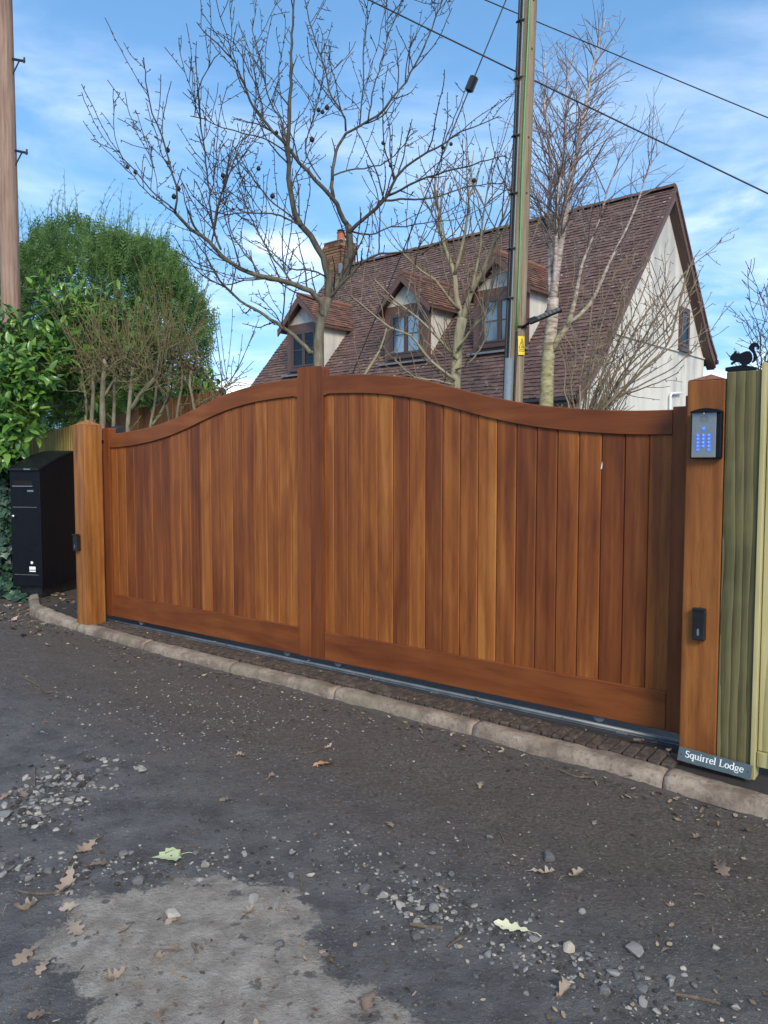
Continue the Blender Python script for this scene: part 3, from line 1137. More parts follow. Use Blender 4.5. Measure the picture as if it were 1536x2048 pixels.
# dark guide channel on the back of the posts: the gate closes into it
boxpart('guide_channel', 'black_metal', pr, -0.012, 0.03, 0.17, 0.205, 0.06, 1.76)
boxpart('guide_roller', 'black_plastic', pl_, 0.12, 0.215, 0.30, 0.38, 1.62, 1.80, c=0.012)
boxpart('guide_arm', 'black_metal', pl_, 0.10, 0.14, 0.1785, 0.32, 1.64, 1.67)


def photocell(label, x, z, w, h, d):
    p = thing('photocell', label, 'sensor', GM @ Matrix.Translation((x, -0.0005, z)))
    m = MB()
    m.prism([(0, 0), (w, 0), (w, h * 0.9), (w * 0.5, h), (0, h * 0.93)], -d, 0)
    bevel(m.build('housing', 'black_plastic', p), 0.004)
    boxpart('hood', 'black_lid', p, -0.001, w + 0.001, -d - 0.008, -d * 0.4, h * 0.90, h * 0.985, c=0.002)
    boxpart('eye', 'steel', p, w * 0.40, w * 0.56, -d - 0.0015, -d, h * 0.16, h * 0.36)
    return p


x, z = gl(1388, 1277, 0)
x1, z1 = gl(1414, 1215, 0)
photocell('black gate sensor box on the front of the keypad post', x, z, x1 - x, z1 - z, 0.035)
photocell('black gate sensor box on the front of the post beside the parcel box', -5.29, 0.735, 0.062, 0.15, 0.042)


def text_mesh(s, size, name, mat, depth=0.0):
    cu = bpy.data.curves.new(name, 'FONT')
    cu.body = s; cu.size = size; cu.align_x = 'CENTER'; cu.align_y = 'CENTER'; cu.extrude = depth
    ob = bpy.data.objects.new('tmp', cu)
    COL.objects.link(ob)
    dg = bpy.context.evaluated_depsgraph_get()
    me = bpy.data.meshes.new_from_object(ob.evaluated_get(dg))
    bpy.data.objects.remove(ob)
    me.materials.clear(); me.materials.append(MAT[mat])
    return me


RX90 = Matrix.Rotation(math.pi / 2, 4, 'X')


def build_keypad():
    xa, zb = gl(1381, 917, -0.03)
    xb, zt = gl(1434, 816, -0.03)
    w, h = 0.135, zt - zb
    k = thing('keypad_intercom', 'stainless steel gate keypad with lit blue buttons on the post', 'keypad', GM @ Matrix.Translation((xa, -0.0005, zb)))
    D = 0.038
    m = MB(); m.prism([(0, 0), (w, 0), (w, h - 0.012), (w * 0.8, h - 0.003), (w * 0.5, h), (w * 0.2, h - 0.003), (0, h - 0.012)], -D, 0)
    bevel(m.build('housing', 'black_metal', k), 0.004)
    fx0, fx1, fz0, fz1 = 0.006, w - 0.022, 0.004, h - 0.018
    boxpart('faceplate', 'steel', k, fx0, fx1, -D - 0.004, -D, fz0, fz1, c=0.0015)
    m = MB()
    arc = [(w * i / 10, h - 0.014 + 0.014 * math.sin(math.pi * i / 10)) for i in range(11)]
    m.prism([(w, h - 0.020), ] + arc[::-1] + [(0, h - 0.020)], -D - 0.022, -D + 0.006)
    m.build('rain_hood', 'black_metal', k)
    cxs = [fx0 + (fx1 - fx0) * q for q in (0.27, 0.50, 0.73)]
    zr = [fz0 + (fz1 - fz0) * q for q in (0.495, 0.415, 0.335, 0.255, 0.175)]
    lab = [['1', '2', '3'], ['4', '5', '6'], ['7', '8', '9'], ['*', '0', '#'], ['A', None, 'B']]
    S = -D - 0.004
    def key(x, z, r, ch):
        m = MB(); m.tube([(x, S, z), (x, S - 0.0025, z)], r, 16)
        o = m.build('key', 'blue_ring', k)
        m = MB(); m.tube([(x, S - 0.0024, z), (x, S - 0.0045, z)], r * 0.68, 14)
        m.build('key_cap', 'blue_key', o)
        if ch:
            t_ = link('key_mark', text_mesh(ch, r * 1.15, 'key_mark', 'white_paint', 0.0003), o)
            t_.matrix_local = Matrix.Translation((x, S - 0.005, z)) @ RX90
    for r_, row in enumerate(lab):
        for c_, ch in enumerate(row):
            if ch in ('A', 'B'): key(cxs[c_], zr[r_], 0.0072, '')
            elif ch: key(cxs[c_], zr[r_], 0.0072, ch)
    key(cxs[1], fz0 + (fz1 - fz0) * 0.645, 0.0088, None)
    m = MB()
    for i in range(9):
        for j in range(7):
            if (i - 4) ** 2 / 16 + (j - 3) ** 2 / 9 > 1.05: continue
            x, z = cxs[1] + (i - 4) * 0.0055, fz0 + (fz1 - fz0) * 0.85 + (j - 3) * 0.0055
            m.tube([(x, S + 0.0005, z), (x, S - 0.0003, z)], 0.0014, 6)
    m.build('speaker_holes', 'hole', k)
    m = MB(); m.tube([(cxs[1], S, fz1 - 0.005), (cxs[1], S - 0.003, fz1 - 0.005)], 0.0028, 8)
    m.build('screw', 'chrome', k)


build_keypad()

# ------------------------------------------------------------------ right fence
FP = thing('fence_post', 'broad green pressure-treated fence post next to the keypad post', 'fence post', GM @ Matrix.Translation((0.17, 0.004, 0.05)))
xr, _ = gl(1511, 1200, 0.004)
FW = xr - 0.1715
m = MB(); m.box(0.0015, FW, 0, 0.10, 0, 1.875)
bevel(m.build('shaft', 'green_timber', FP), 0.004)
boxpart('pale_batten', 'pale_timber', FP, FW + 0.001, FW + 0.022, -0.012, 0.08, 0.0, 1.905, c=0.002)
PF = thing('timber_fence', 'pale new timber fence panel of upright boards with battens', 'fence', GM @ Matrix.Translation((0.17 + FW + 0.024, 0.02, 0.0)))
boxpart('gravel_rail', 'pale_timber', PF, 0.0, 3.4, -0.012, 0.035, 0.115, 0.185, c=0.003)
for k in range(24):
    x = 0.002 + k * 0.14
    boxpart('fence_board', 'green_timber' if k % 3 else 'pale_timber', PF, x, x + 0.118, 0.005, 0.024, 0.187, 1.91 + 0.012 * math.sin(k), c=0.002)
    boxpart('cover_strip', 'pale_timber', PF, x + 0.112, x + 0.148, -0.014, 0.003, 0.187, 1.93 + 0.012 * math.sin(k), c=0.002)
for z in (0.5, 1.5):
    boxpart('back_rail', 'green_timber', PF, 0.0, 3.4, 0.026, 0.065, z, z + 0.09)


# ------------------------------------------------------------------ slate sign
def stroke(mb, pts, wd, z):
    """flat ribbon in x,z, at -y z; wd one width or list"""
    P = [Vector((p[0], p[1])) for p in pts]
    n = len(P)
    wd = wd if hasattr(wd, '__len__') else [wd] * n
    L, R = [], []
    for i in range(n):
        t = (P[min(i + 1, n - 1)] - P[max(0, i - 1)]).normalized()
        q = Vector((-t.y, t.x)) * wd[i] / 2
        L.append(P[i] + q); R.append(P[i] - q)
    vs = [(p.x, z, p.y) for p in L] + [(p.x, z, p.y) for p in R]
    mb.add(vs, [(i, i + n, i + n + 1, i + 1) for i in range(n - 1)])


def arcp(cx, cy, rx, ry, a0, a1, n=10):
    return [(cx + rx * math.cos(rad(a0 + (a1 - a0) * i / n)), cy + ry * math.sin(rad(a0 + (a1 - a0) * i / n))) for i in range(n + 1)]


def ringw(n, thin, thick, a0, a1):
    return [thin + (thick - thin) * abs(math.cos(rad(a0 + (a1 - a0) * i / n))) for i in range(n + 1)]


T_, t_ = 0.10, 0.045
SER = lambda x, y, w=0.22: ([(x - w / 2, y), (x + w / 2, y)], t_)
GLY = {
    'S': (0.50, [(arcp(0.25, 0.53, 0.16, 0.16, 30, 230, 10) + arcp(0.25, 0.19, 0.18, 0.185, 60, -150, 12), [0.05] * 4 + [0.085] * 16 + [0.05] * 4), ([(0.39, 0.72), (0.39, 0.58)], t_), ([(0.09, 0.16), (0.09, 0.0)], t_)]),
    'q': (0.50, [(arcp(0.24, 0.24, 0.17, 0.23, 0, 360, 18), ringw(18, t_, T_, 0, 360)), ([(0.41, 0.48), (0.41, -0.22)], T_), SER(0.41, -0.22)]),
    'u': (0.54, [([(0.12, 0.46), (0.12, 0.15)] + arcp(0.245, 0.14, 0.125, 0.12, 180, 320, 8), [T_] * 2 + [T_, .09, .08, .07, .06, .05, t_, t_, t_]), ([(0.42, 0.46), (0.42, 0.02)], T_), SER(0.08, 0.46, 0.13), SER(0.38, 0.46, 0.13), SER(0.46, 0.02, 0.13)]),
    'i': (0.28, [([(0.14, 0.46), (0.14, 0.02)], T_), SER(0.14, 0.02), SER(0.10, 0.46, 0.14), (arcp(0.14, 0.64, 0.03, 0.03, 0, 360, 10), 0.06)]),
    'r': (0.38, [([(0.13, 0.46), (0.13, 0.02)], T_), SER(0.13, 0.02), SER(0.09, 0.46, 0.14), (arcp(0.27, 0.30, 0.14, 0.16, 180, 70, 7), [t_] * 6 + [0.08, 0.10])]),
    'e': (0.44, [(arcp(0.23, 0.24, 0.17, 0.23, 5, 325, 18), ringw(18, t_, T_, 5, 325)), ([(0.08, 0.27), (0.40, 0.27)], t_)]),
    'l': (0.27, [([(0.13, 0.74), (0.13, 0.02)], T_), SER(0.13, 0.02), SER(0.09, 0.74, 0.14)]),
    'L': (0.56, [([(0.14, 0.72), (0.14, 0.02)], T_), SER(0.14, 0.72, 0.24), ([(0.04, 0.02), (0.50, 0.02)], t_), ([(0.50, 0.0), (0.50, 0.18)], t_)]),
    'o': (0.50, [(arcp(0.25, 0.24, 0.18, 0.23, 0, 360, 18), ringw(18, t_, T_, 0, 360))]),
    'd': (0.52, [(arcp(0.24, 0.24, 0.17, 0.23, 0, 360, 18), ringw(18, t_, T_, 0, 360)), ([(0.41, 0.74), (0.41, 0.02)], T_), SER(0.37, 0.74, 0.14), SER(0.45, 0.02, 0.13)]),
    'g': (0.48, [(arcp(0.22, 0.30, 0.14, 0.16, 0, 360, 16), ringw(16, t_, 0.09, 0, 360)), (arcp(0.23, -0.07, 0.19, 0.12, 0, 360, 16), 0.055), ([(0.12, 0.18), (0.08, 0.09), (0.20, 0.055), (0.36, 0.04)], 0.06), ([(0.33, 0.42), (0.44, 0.47)], 0.055)]),
    ' ': (0.30, []),
}


def build_sign():
    xa, _ = gl(1355, 1522, -0.06)
    xb, _ = gl(1502, 1545, -0.06)
    w, h = xb - xa, 0.066
    M = GM @ Matrix.Translation((xa, -0.072, 0.094)) @ Matrix.Rotation(rad(3.0), 4, 'Y') @ Matrix.Rotation(rad(-20), 4, 'X')
    s = thing('house_name_sign', 'slate plaque reading Squirrel Lodge leaning at the foot of the post', 'sign', M)
    m = MB()
    n = 14
    bot = [(w * i / n, random.uniform(-0.0012, 0.0012)) for i in range(n + 1)]
    top = [(w * i / n, h + random.uniform(-0.0012, 0.0012)) for i in range(n + 1)]
    m.prism(bot + top[::-1], 0, 0.011)
    bevel(m.build('slab', 'slate', s), 0.0018)
    word = 'Squirrel Lodge'
    tot = sum(GLY[c][0] for c in word)
    sc = w * 0.80 / tot
    x = w * 0.10; z0 = h * 0.36
    for k, c in enumerate(word):
        adv, st = GLY[c]
        if st:
            m = MB()
            for q, (p, wd) in enumerate(st):
                wd = [v * sc * 1.15 for v in wd] if hasattr(wd, '__len__') else wd * sc * 1.15
                if hasattr(wd, '__len__') and len(wd) != len(p):
                    wd = (wd + [wd[-1]] * len(p))[:len(p)]
                stroke(m, [(x + a * sc, z0 + b * sc) for a, b in p], wd, -0.0009 - 0.0001 * q)
            m.build('letter', 'sign_letters', s)
        x += adv * sc
    for x in (w * 0.045, w * 0.955):
        m = MB(); m.tube([(x, 0.002, h * 0.48), (x, -0.0008, h * 0.48)], 0.0028, 10)
        m.build('screw_hole', 'hole', s)


build_sign()


def build_squirrel():
    ox, oz = gl(1487, 752, 0.05)
    sc = (gl(1500, 752, 0.05)[0] - gl(1480, 752, 0.05)[0]) / 20 / 4.315
    sz = (gl(1490, 740, 0.05)[1] - gl(1490, 760, 0.05)[1]) / 20 / 4.315
    s = thing('squirrel_ornament', 'black cut-metal squirrel silhouette perched on top of the green fence post', 'ornament', GM @ Matrix.Translation((ox, 0.05, 1.926)))
    cv = lambda P: [((x - 1325) * sc, (397 - y) * sz) for x, y in P]
    base = [(1170, 352), (1240, 345), (1330, 338), (1440, 368), (1440, 384), (1380, 392), (1290, 400), (1200, 396), (1170, 380)]
    body = [(1203, 280), (1206, 262), (1218, 240), (1236, 228), (1240, 213), (1252, 212), (1262, 230), (1290, 238), (1320, 226), (1345, 220), (1372, 224), (1388, 242), (1396, 262), (1398, 290), (1392, 310), (1372, 330), (1340, 344), (1308, 346), (1304, 326), (1282, 313), (1256, 309), (1238, 318), (1226, 330), (1212, 326), (1213, 311), (1228, 302), (1242, 296), (1215, 292)]
    tail = [(1392, 318), (1404, 300), (1406, 270), (1400, 244), (1384, 226), (1366, 208), (1364, 186), (1384, 160), (1410, 150), (1440, 160), (1456, 190), (1450, 216), (1436, 214), (1434, 196), (1420, 186), (1410, 198), (1416, 224), (1432, 254), (1440, 284), (1430, 304), (1410, 320), (1398, 326)]
    for nm, P, y0, y1 in (('branch', base, -0.014, 0.014), ('body', body, -0.004, 0.004), ('tail', tail, -0.003, 0.0035)):
        m = MB(); m.prism([p for p in cv(P)][::-1], y0, y1)
        m.build(nm, 'black_metal', s)
    m = MB(); m.tube([(0.0, 0, -0.03), (0.0, 0, 0.004)], 0.006, 8); m.build('fixing_pin', 'black_metal', s)


build_squirrel()


# ------------------------------------------------------------------ parcel box
def build_mailbox():
    c = at(85, 1176, 8.25)
    B = thing('parcel_box', 'tall black metal parcel post box with curved sloping lid, beside the ivy', 'post box',
              Matrix.Translation((c.x, c.y, 0.045)) @ Matrix.Rotation(rad(-11.5), 4, 'Z'))
    w, d, z0, zf, zb = 0.365, 0.78, 0.13, 1.42, 1.62
    boxpart('plinth', 'black_plastic', B, -w + 0.05, -0.05, 0.06, d - 0.05, 0.0, z0)
    m = MB()
    n = 10
    prof = [(0, z0), (d, z0)] + [(d - d * i / n, zf - 0.02 + (zb - zf) * math.sin((1 - i / n) * math.pi / 2)) for i in range(n + 1)]
    vs = [(-w, y, z) for y, z in prof] + [(0, y, z) for y, z in prof]
    k = len(prof)
    m.add(vs, [tuple(range(k)), tuple(range(k, 2 * k))[::-1]] + [(i, i + k, (i + 1) % k + k, (i + 1) % k) for i in range(k)])
    bevel(m.build('cabinet', 'black_metal', B), 0.006)
    m = MB()
    up = [(-0.028, zf - 0.022), (-0.028, zf)] + [(d * i / n, zf + 0.004 + (zb - zf) * math.sin(i / n * math.pi / 2)) for i in range(n + 1)]
    lo = [(d * i / n, zf - 0.017 + (zb - zf) * math.sin(i / n * math.pi / 2)) for i in range(n + 1)][::-1]
    prof = up + lo; k = len(prof)
    vs = [(-w - 0.008, y, z) for y, z in prof] + [(0.008, y, z) for y, z in prof]
    fs = [(i, (i + 1) % k, (i + 1) % k + k, i + k) for i in range(k)]
    mm = len(up)
    for base in (0, k):
        for i in range(n):
            a, b = 2 + i, 3 + i
            c1, d1 = k - 1 - i, k - 2 - i
            f = (base + a, base + b, base + d1, base + c1)
            fs.append(f if base else f[::-1])
        f = (base + 0, base + 1, base + 2, base + k - 1)
        fs.append(f if base else f[::-1])
    m.add(vs, fs)
    m.build('lid', 'black_lid', B)
    fr = -0.0035
    boxpart('upper_door', 'black_metal', B, -w + 0.012, -0.012, fr, 0.002, 1.005, zf - 0.05, c=0.002)
    boxpart('lower_door', 'black_metal', B, -w + 0.012, -0.012, fr, 0.002, 0.265, 0.995, c=0.002)
    boxpart('base_panel', 'black_metal', B, -w + 0.012, -0.012, fr, 0.002, z0 + 0.01, 0.258, c=0.002)
    boxpart('door_trim', 'steel', B, -w + 0.03, -0.04, fr - 0.001, fr, 0.996, 1.001)
    boxpart('door_trim', 'steel', B, -w + 0.03, -0.04, fr - 0.001, fr, 0.259, 0.2635)
    boxpart('letter_slot', 'hole', B, -w + 0.045, -0.085, fr - 0.002, fr, 1.235, 1.285)
    boxpart('slot_lip', 'steel', B, -w + 0.04, -0.08, fr - 0.010, fr, 1.222, 1.231)
    boxpart('name_plate', 'steel', B, -0.15, -0.075, fr - 0.002, fr, 1.165, 1.185)
    boxpart('lid_badge', 'steel', B, -0.17, -0.09, -0.030, -0.028, zf - 0.016, zf - 0.004)
    m = MB(); m.tube([(-w + 0.045, fr, 0.90), (-w + 0.045, fr - 0.022, 0.90)], [0.014, 0.017], 12); m.build('lock_knob', 'chrome', B, smooth=True)
    L = thing_mark(B, fr)


def thing_mark(B, fr):
    m = MB(); y = fr - 0.0012
    m.tube([(-0.118, fr, 0.395), (-0.118, y, 0.395)], 0.016, 14)
    m.box(-0.150, -0.075, y, fr, 0.318, 0.352)
    m.box(-0.150, -0.075, y, fr, 0.295, 0.308)
    m.build('maker_mark', 'white_paint', B)


build_mailbox()


# ------------------------------------------------------------------ left fences
def board_fence(name, label, pts, mat, w=0.12, base=0.03):
    """pts: (px, py_top, Y) along the run"""
    A = [at(*p) for p in pts]
    f = thing(name, label, 'fence', Matrix.Translation((A[0].x, A[0].y, 0)))
    for a, b in zip(A, A[1:]):
        d = Vector((b.x - a.x, b.y - a.y, 0)); L = d.length; d.normalize()
        ang = math.atan2(d.y, d.x)
        n = max(1, int(L / w))
        for i in range(n):
            s = i / n
            p = a.lerp(b, s)
            z1 = p.z + random.uniform(-0.008, 0.008)
            o = boxpart('fence_board', mat, f, 0.002, L / n - 0.003, -0.01, 0.01 + random.uniform(0, .004), base, z1, c=0.003)
            o.matrix_local = Matrix.Translation((p.x - A[0].x, p.y - A[0].y, 0)) @ Matrix.Rotation(ang, 4, 'Z')
        for z in (0.45, 1.45):
            o = boxpart('arris_rail', mat, f, 0, L, 0.018, 0.07, z, z + 0.08)
            o.matrix_local = Matrix.Translation((a.x - A[0].x, a.y - A[0].y, 0)) @ Matrix.Rotation(ang, 4, 'Z')
    return f


board_fence('board_fence', 'mossy yellow board fence behind the parcel box', [(30, 880, 10.1), (62, 872, 9.85), (190, 836, 9.15)], 'old_fence', 0.15)
board_fence('board_fence', 'weathered brown garden fence seen behind the many-stemmed pruned shrub', [(196, 842, 10.6), (330, 798, 9.6), (452, 778, 9.0)], 'red_fence', 0.14)


# ------------------------------------------------------------------ HOUSE
HP = at(1349, 375, 16.5)
HANG = math.atan2(-0.669, 0.743)
HM = Matrix.Translation((HP.x, HP.y, 0)) @ Matrix.Rotation(HANG, 4, 'Z')
HI = HM.inverted()
RZ = HP.z
HX = HM.to_3x3() @ Vector((1, 0, 0))


def hgable(px, py, x=0.0):
    q = HI @ onplane(px, py, HM @ Vector((x, 0, 0)), HX)
    return q.y, q.z


FE = hgable(1160, 792)          # front eave on the verge (y, z)
BE = hgable(1428, 722)          # back eave
BE = (BE[0], BE[1])
HLEN = 10.2


def front_plane(px, py):
    n = HM.to_3x3() @ Vector((0, -(RZ - FE[1]), -FE[0])).normalized()
    return HI @ onplane(px, py, HM @ Vector((0, 0, RZ)), n)


def tiles(mb, O, ex, es, nrm, W, L, gauge=0.105, tw=0.17, tmin=None):
    O, ex, es, nrm = Vector(O), Vector(ex).normalized(), Vector(es).normalized(), Vector(nrm).normalized()
    for i in range(int(L / gauge)):
        s0 = i * gauge
        off = tw / 2 if i % 2 else 0
        for j in range(int(W / tw) + 1):
            a, b = max(0, j * tw - off), min(W, (j + 1) * tw - off)
            if b - a < 0.03: continue
            g = 0.004
            h1 = 0.026 + random.uniform(-.005, .009)
            s1 = s0 + gauge * 1.12
            js = random.uniform(-.008, .008)
            p = lambda q, s, h: O + ex * q + es * s + nrm * h
            k = random.uniform(-.006, .006)
            vs = [p(a + g, s0 + js, h1 + k), p(b - g, s0 + js, h1 - k), p(b - g, s1, 0.008), p(a + g, s1, 0.008), p(a + g, s0 + js, 0.0), p(b - g, s0 + js, 0.0)]
            mb.add(vs, [(0, 1, 2, 3), (4, 5, 1, 0), (4, 0, 3), (1, 5, 2)])


def window(root, M, w, h, cols, bars, frame='brown_frame', curtain=True):
    """window in local x (width), z, front at -y"""
    win = MB()
    f = 0.06
    win.box(0, w, -0.05, 0.02, 0, f, M=M); win.box(0, w, -0.05, 0.02, h - f, h, M=M)
    win.box(0, f, -0.048, 0.018, f, h - f, M=M); win.box(w - f, w, -0.048, 0.018, f, h - f, M=M)
    o = win.build('window', frame, root)
    cw = (w - 2 * f) / cols
    for c in range(cols):
        x0 = f + c * cw
        m = MB(); s = 0.045
        m.box(x0 + .004, x0 + cw - .004, -0.062, -0.02, f + .004, f + s, M=M); m.box(x0 + .004, x0 + cw - .004, -0.062, -0.02, h - f - s, h - f - .004, M=M)
        m.box(x0 + .004, x0 + s, -0.0615, -0.02, f + s, h - f - s, M=M); m.box(x0 + cw - s, x0 + cw - .004, -0.0615, -0.02, f + s, h - f - s, M=M)
        for q in range(1, bars + 1):
            z = f + s + (h - 2 * f - 2 * s) * q / (bars + 1)
            m.box(x0 + s, x0 + cw - s, -0.052, -0.03, z - 0.011, z + 0.011, M=M)
        m.build('casement', frame, o)
        m = MB(); m.box(x0 + s - .003, x0 + cw - s + .003, -0.040, -0.036, f + s - .003, h - f - s + .003, M=M)
        m.build('pane', 'window_glass', o)
    if curtain:
        m = MB(); vs, fs = [], []
        n = 40
        for i in range(n + 1):
            y = -0.006 + 0.008 * math.sin(i * 1.9) + 0.004 * math.sin(i * 0.7)
            vs += [M @ Vector((f + (w - 2 * f) * i / n, y, f)), M @ Vector((f + (w - 2 * f) * i / n, y, h - f))]
        fs = [(2 * i, 2 * i + 2, 2 * i + 3, 2 * i + 1) for i in range(n)]
        m.add(vs, fs); m.build('net_curtain', 'curtain', o)
    sl = MB(); sl.box(-0.04, w + 0.04, -0.10, 0.01, -0.045, -0.002, M=M)
    sl.build('sill', frame, o)
    return o


def build_house():
    H = thing('house', 'cream rendered cottage with steep brown tiled roof and three gabled dormers', 'house', HM.copy())
    fy, fz = FE; by, bz = BE
    XW = -0.16
    # walls
    wy0, wy1 = fy + 0.30, by - 0.22
    sl_f = (RZ - fz) / (-fy); sl_b = (RZ - bz) / by
    zin = lambda y: RZ - 0.16 - (sl_f * -y if y < 0 else sl_b * y)
    m = MB()
    prof = [(wy0, 0), (wy1, 0), (wy1, zin(wy1)), (0, zin(0)), (wy0, zin(wy0))]
    for x0, x1 in ((XW - 0.25, XW),):
        vs = [(x0, y, z) for y, z in prof] + [(x1, y, z) for y, z in prof]
        k = 5
        m.add(vs, [tuple(range(k))[::-1], tuple(range(k, 2 * k))] + [(i, (i + 1) % k, (i + 1) % k + k, i + k) for i in range(k)])
    m.build('gable_wall', 'render_wall', H)
    boxpart('front_wall', 'render_wall', H, -HLEN + 0.1, XW - 0.251, wy0, wy0 + 0.25, 0, zin(wy0) - 0.02)
    boxpart('back_wall', 'render_wall', H, -HLEN + 0.1, XW - 0.251, wy1 - 0.25, wy1, 0, zin(wy1) - 0.02)
    m = MB()
    vs = [(-HLEN + 0.1, y, z) for y, z in prof] + [(-HLEN - 0.1, y, z) for y, z in prof]
    m.add(vs, [tuple(range(5)), tuple(range(5, 10))[::-1]] + [(i, i + 5, (i + 1) % 5 + 5, (i + 1) % 5) for i in range(5)])
    m.build('gable_wall', 'render_wall', H)
    # string course on the visible gable
    ya, za = hgable(1213, 665, XW); yb, zb = hgable(1417, 716, XW)
    zc = (za + zb) / 2
    ylo = max(wy0, -(RZ - 0.16 - zc) / sl_f) + 0.02
    boxpart('bellcast_bead', 'render_wall', H, XW + 0.002, XW + 0.035, ylo, wy1, zc - 0.03, zc, c=0.006)
    # roof deck slabs
    R = MB()
    th = 0.09
    def slab(m, y1, z1, x0, x1):
        vs = []
        for x in (x0, x1):
            vs += [(x, 0, RZ - 0.02), (x, y1, z1 - 0.02), (x, y1, z1 - 0.02 - th), (x, 0, RZ - 0.02 - th * 1.3)]
        m.add(vs, [(0, 1, 2, 3), (4, 7, 6, 5), (0, 4, 5, 1), (1, 5, 6, 2), (2, 6, 7, 3), (3, 7, 4, 0)])
    slab(R, fy, fz, -HLEN, 0); slab(R, by, bz, -HLEN, 0)
    roof = R.build('roof', 'brown_paint', H)
    T = MB()
    Lf = math.hypot(fy, RZ - fz)
    tiles(T, (-HLEN - 0.02, fy, fz), (1, 0, 0), (0, -fy, RZ - fz), (0, -(RZ - fz), -fy), HLEN + 0.05, Lf)
    tag(T.build('roof_tiles', 'roof_tile', roof, attr=True), kind='stuff')
    T = MB()
    Lb = math.hypot(by, RZ - bz)
    tiles(T, (0.03, by, bz), (-1, 0, 0), (0, -by, RZ - bz), (0, RZ - bz, by), HLEN + 0.05, Lb, 0.21, 0.34)
    tag(T.build('roof_tiles', 'roof_tile', roof, attr=True), kind='stuff')
    rm = []
    for k in range(int(HLEN / 0.32)):
        m = MB(); vs = []
        for x in (0.0, 0.316):
            for a in range(7):
                an = math.pi * a / 6
                r = 0.115 if x else 0.105
                vs.append((x, -math.cos(an) * r, math.sin(an) * r * 0.8 - 0.02))
        m.add(vs, [(i, i + 7, i + 8, i + 1) for i in range(6)] + [tuple(range(7)), tuple(range(7, 14))[::-1]])
        o = m.build('ridge_tile', 'roof_tile', roof, attr=True)
        o.location = (-k * 0.32 - 0.30, 0, RZ + 0.01 + random.uniform(-.006, .006))
    # barge boards on the visible verge, two steps, with kicked foot
    def barge(x0, x1, y1, z1, dz0, dz1):
        m = MB(); vs = []
        n = 12
        for x in (x0, x1):
            for d in (dz0, dz1):
                for i in range(n + 1):
                    t = i / n
                    kick = 0.10 * max(0, (t - 0.85) / 0.15) ** 2
                    vs.append((x, y1 * t * (1 + 0.02 * (t > .9)), RZ + (z1 - RZ) * t + d + kick))
        k = n + 1
        fs = []
        for i in range(n):
            fs += [(i, i + 1, k + i + 1, k + i), (2 * k + i, 3 * k + i, 3 * k + i + 1, 2 * k + i + 1), (i, 2 * k + i, 2 * k + i + 1, i + 1), (k + i, k + i + 1, 3 * k + i + 1, 3 * k + i)]
        fs += [(0, k, 3 * k, 2 * k), (n, 2 * k + n, 3 * k + n, k + n)]
        m.add(vs, fs)
        return m
    barge(0.0, 0.03, fy, fz, -0.27, 0.0).build('barge_board', 'brown_paint', H)
    barge(0.0, 0.03, by, bz, -0.27, 0.0).build('barge_board', 'brown_paint', H)
    barge(0.0, 0.06, fy, fz, -0.075, 0.012).build('verge_strip', 'roof_tile', H)
    barge(0.0, 0.06, by, bz, -0.075, 0.012).build('verge_strip', 'roof_tile', H)
    barge(XW - 0.02, 0.0, by, bz, -0.30, -0.26).build('soffit', 'brown_frame', H)
    barge(XW - 0.02, 0.0, fy, fz, -0.30, -0.26).build('soffit', 'brown_frame', H)
    # gutters
    m = MB(); m.tube([(-HLEN, fy - 0.05, fz - 0.06), (0, fy - 0.05, fz - 0.06)], 0.06, 8); m.build('gutter', 'gutter', H)
    m = MB(); m.tube([(-HLEN, by + 0.05, bz - 0.03), (0.08, by + 0.05, bz - 0.03)], 0.055, 8); m.build('gutter', 'gutter', H)
    # gable window
    a = hgable(1356, 698, XW); b = hgable(1376, 620, XW)
    w, h = abs(b[0] - a[0]), b[1] - a[1]
    M = Matrix.Translation((XW + 0.005, a[0], a[1])) @ Matrix.Rotation(math.pi / 2, 4, 'Z')
    window(H, M, w, h, 1, 0)
    # white flue / waste pipe
    p0 = hgable(1341, 818, XW + 0.06); p1 = hgable(1341, 787, XW + 0.06); p2 = hgable(1363, 786, XW + 0.06)
    m = MB(); m.tube([(XW + 0.06, p0[0], p0[1] - 0.8), (XW + 0.06, p1[0], p1[1] - 0.05), (XW + 0.06, p1[0] + 0.05, p1[1]), (XW + 0.06, p2[0], p2[1])], 0.028, 8)
    m.build('waste_pipe', 'white_pipe', H)
    # dormers
    d2 = front_plane(770, 725); d2r = front_plane(858, 722)
    yF = (d2.y + d2r.y) / 2
    zB = (d2.z + d2r.z) / 2
    nF = HM.to_3x3() @ Vector((0, -1, 0))
    def fpt(px, py):
        return HI @ onplane(px, py, HM @ Vector((0, yF, 0)), nF)
    D2 = (fpt(769, 700).x, fpt(858, 700).x, fpt(806, 545).z)
    D3 = (fpt(947, 680).x, fpt(1054, 680).x, fpt(1000, 508).z)
    D1 = (fpt(574, 700).x, fpt(644, 700).x, fpt(602, 600).z)
    print('house', RZ, FE, BE, 'dormers', yF, zB, D1, D2, D3)
    apex = (D2[2] + D3[2] + D1[2]) / 3
    for k, (xa, xb, za) in enumerate((D1, D2, D3)):
        cx, w = (xa + xb) / 2, 1.30
        x0, x1 = cx - w / 2, cx + w / 2
        ez = zB + 1.28
        run = lambda z: (z - RZ) / sl_f if False else -(RZ - z) / sl_f
        D = H
        # timber front frame
        m = MB()
        m.box(x0, x0 + 0.16, yF, yF + 0.08, zB, ez); m.box(x1 - 0.16, x1, yF, yF + 0.08, zB, ez)
        m.box(x0 + 0.16, x1 - 0.16, yF, yF + 0.08, ez - 0.16, ez); m.box(x0 + 0.16, x1 - 0.16, yF, yF + 0.08, zB, zB + 0.12)
        dm = m.build('dormer', 'brown_paint', H)
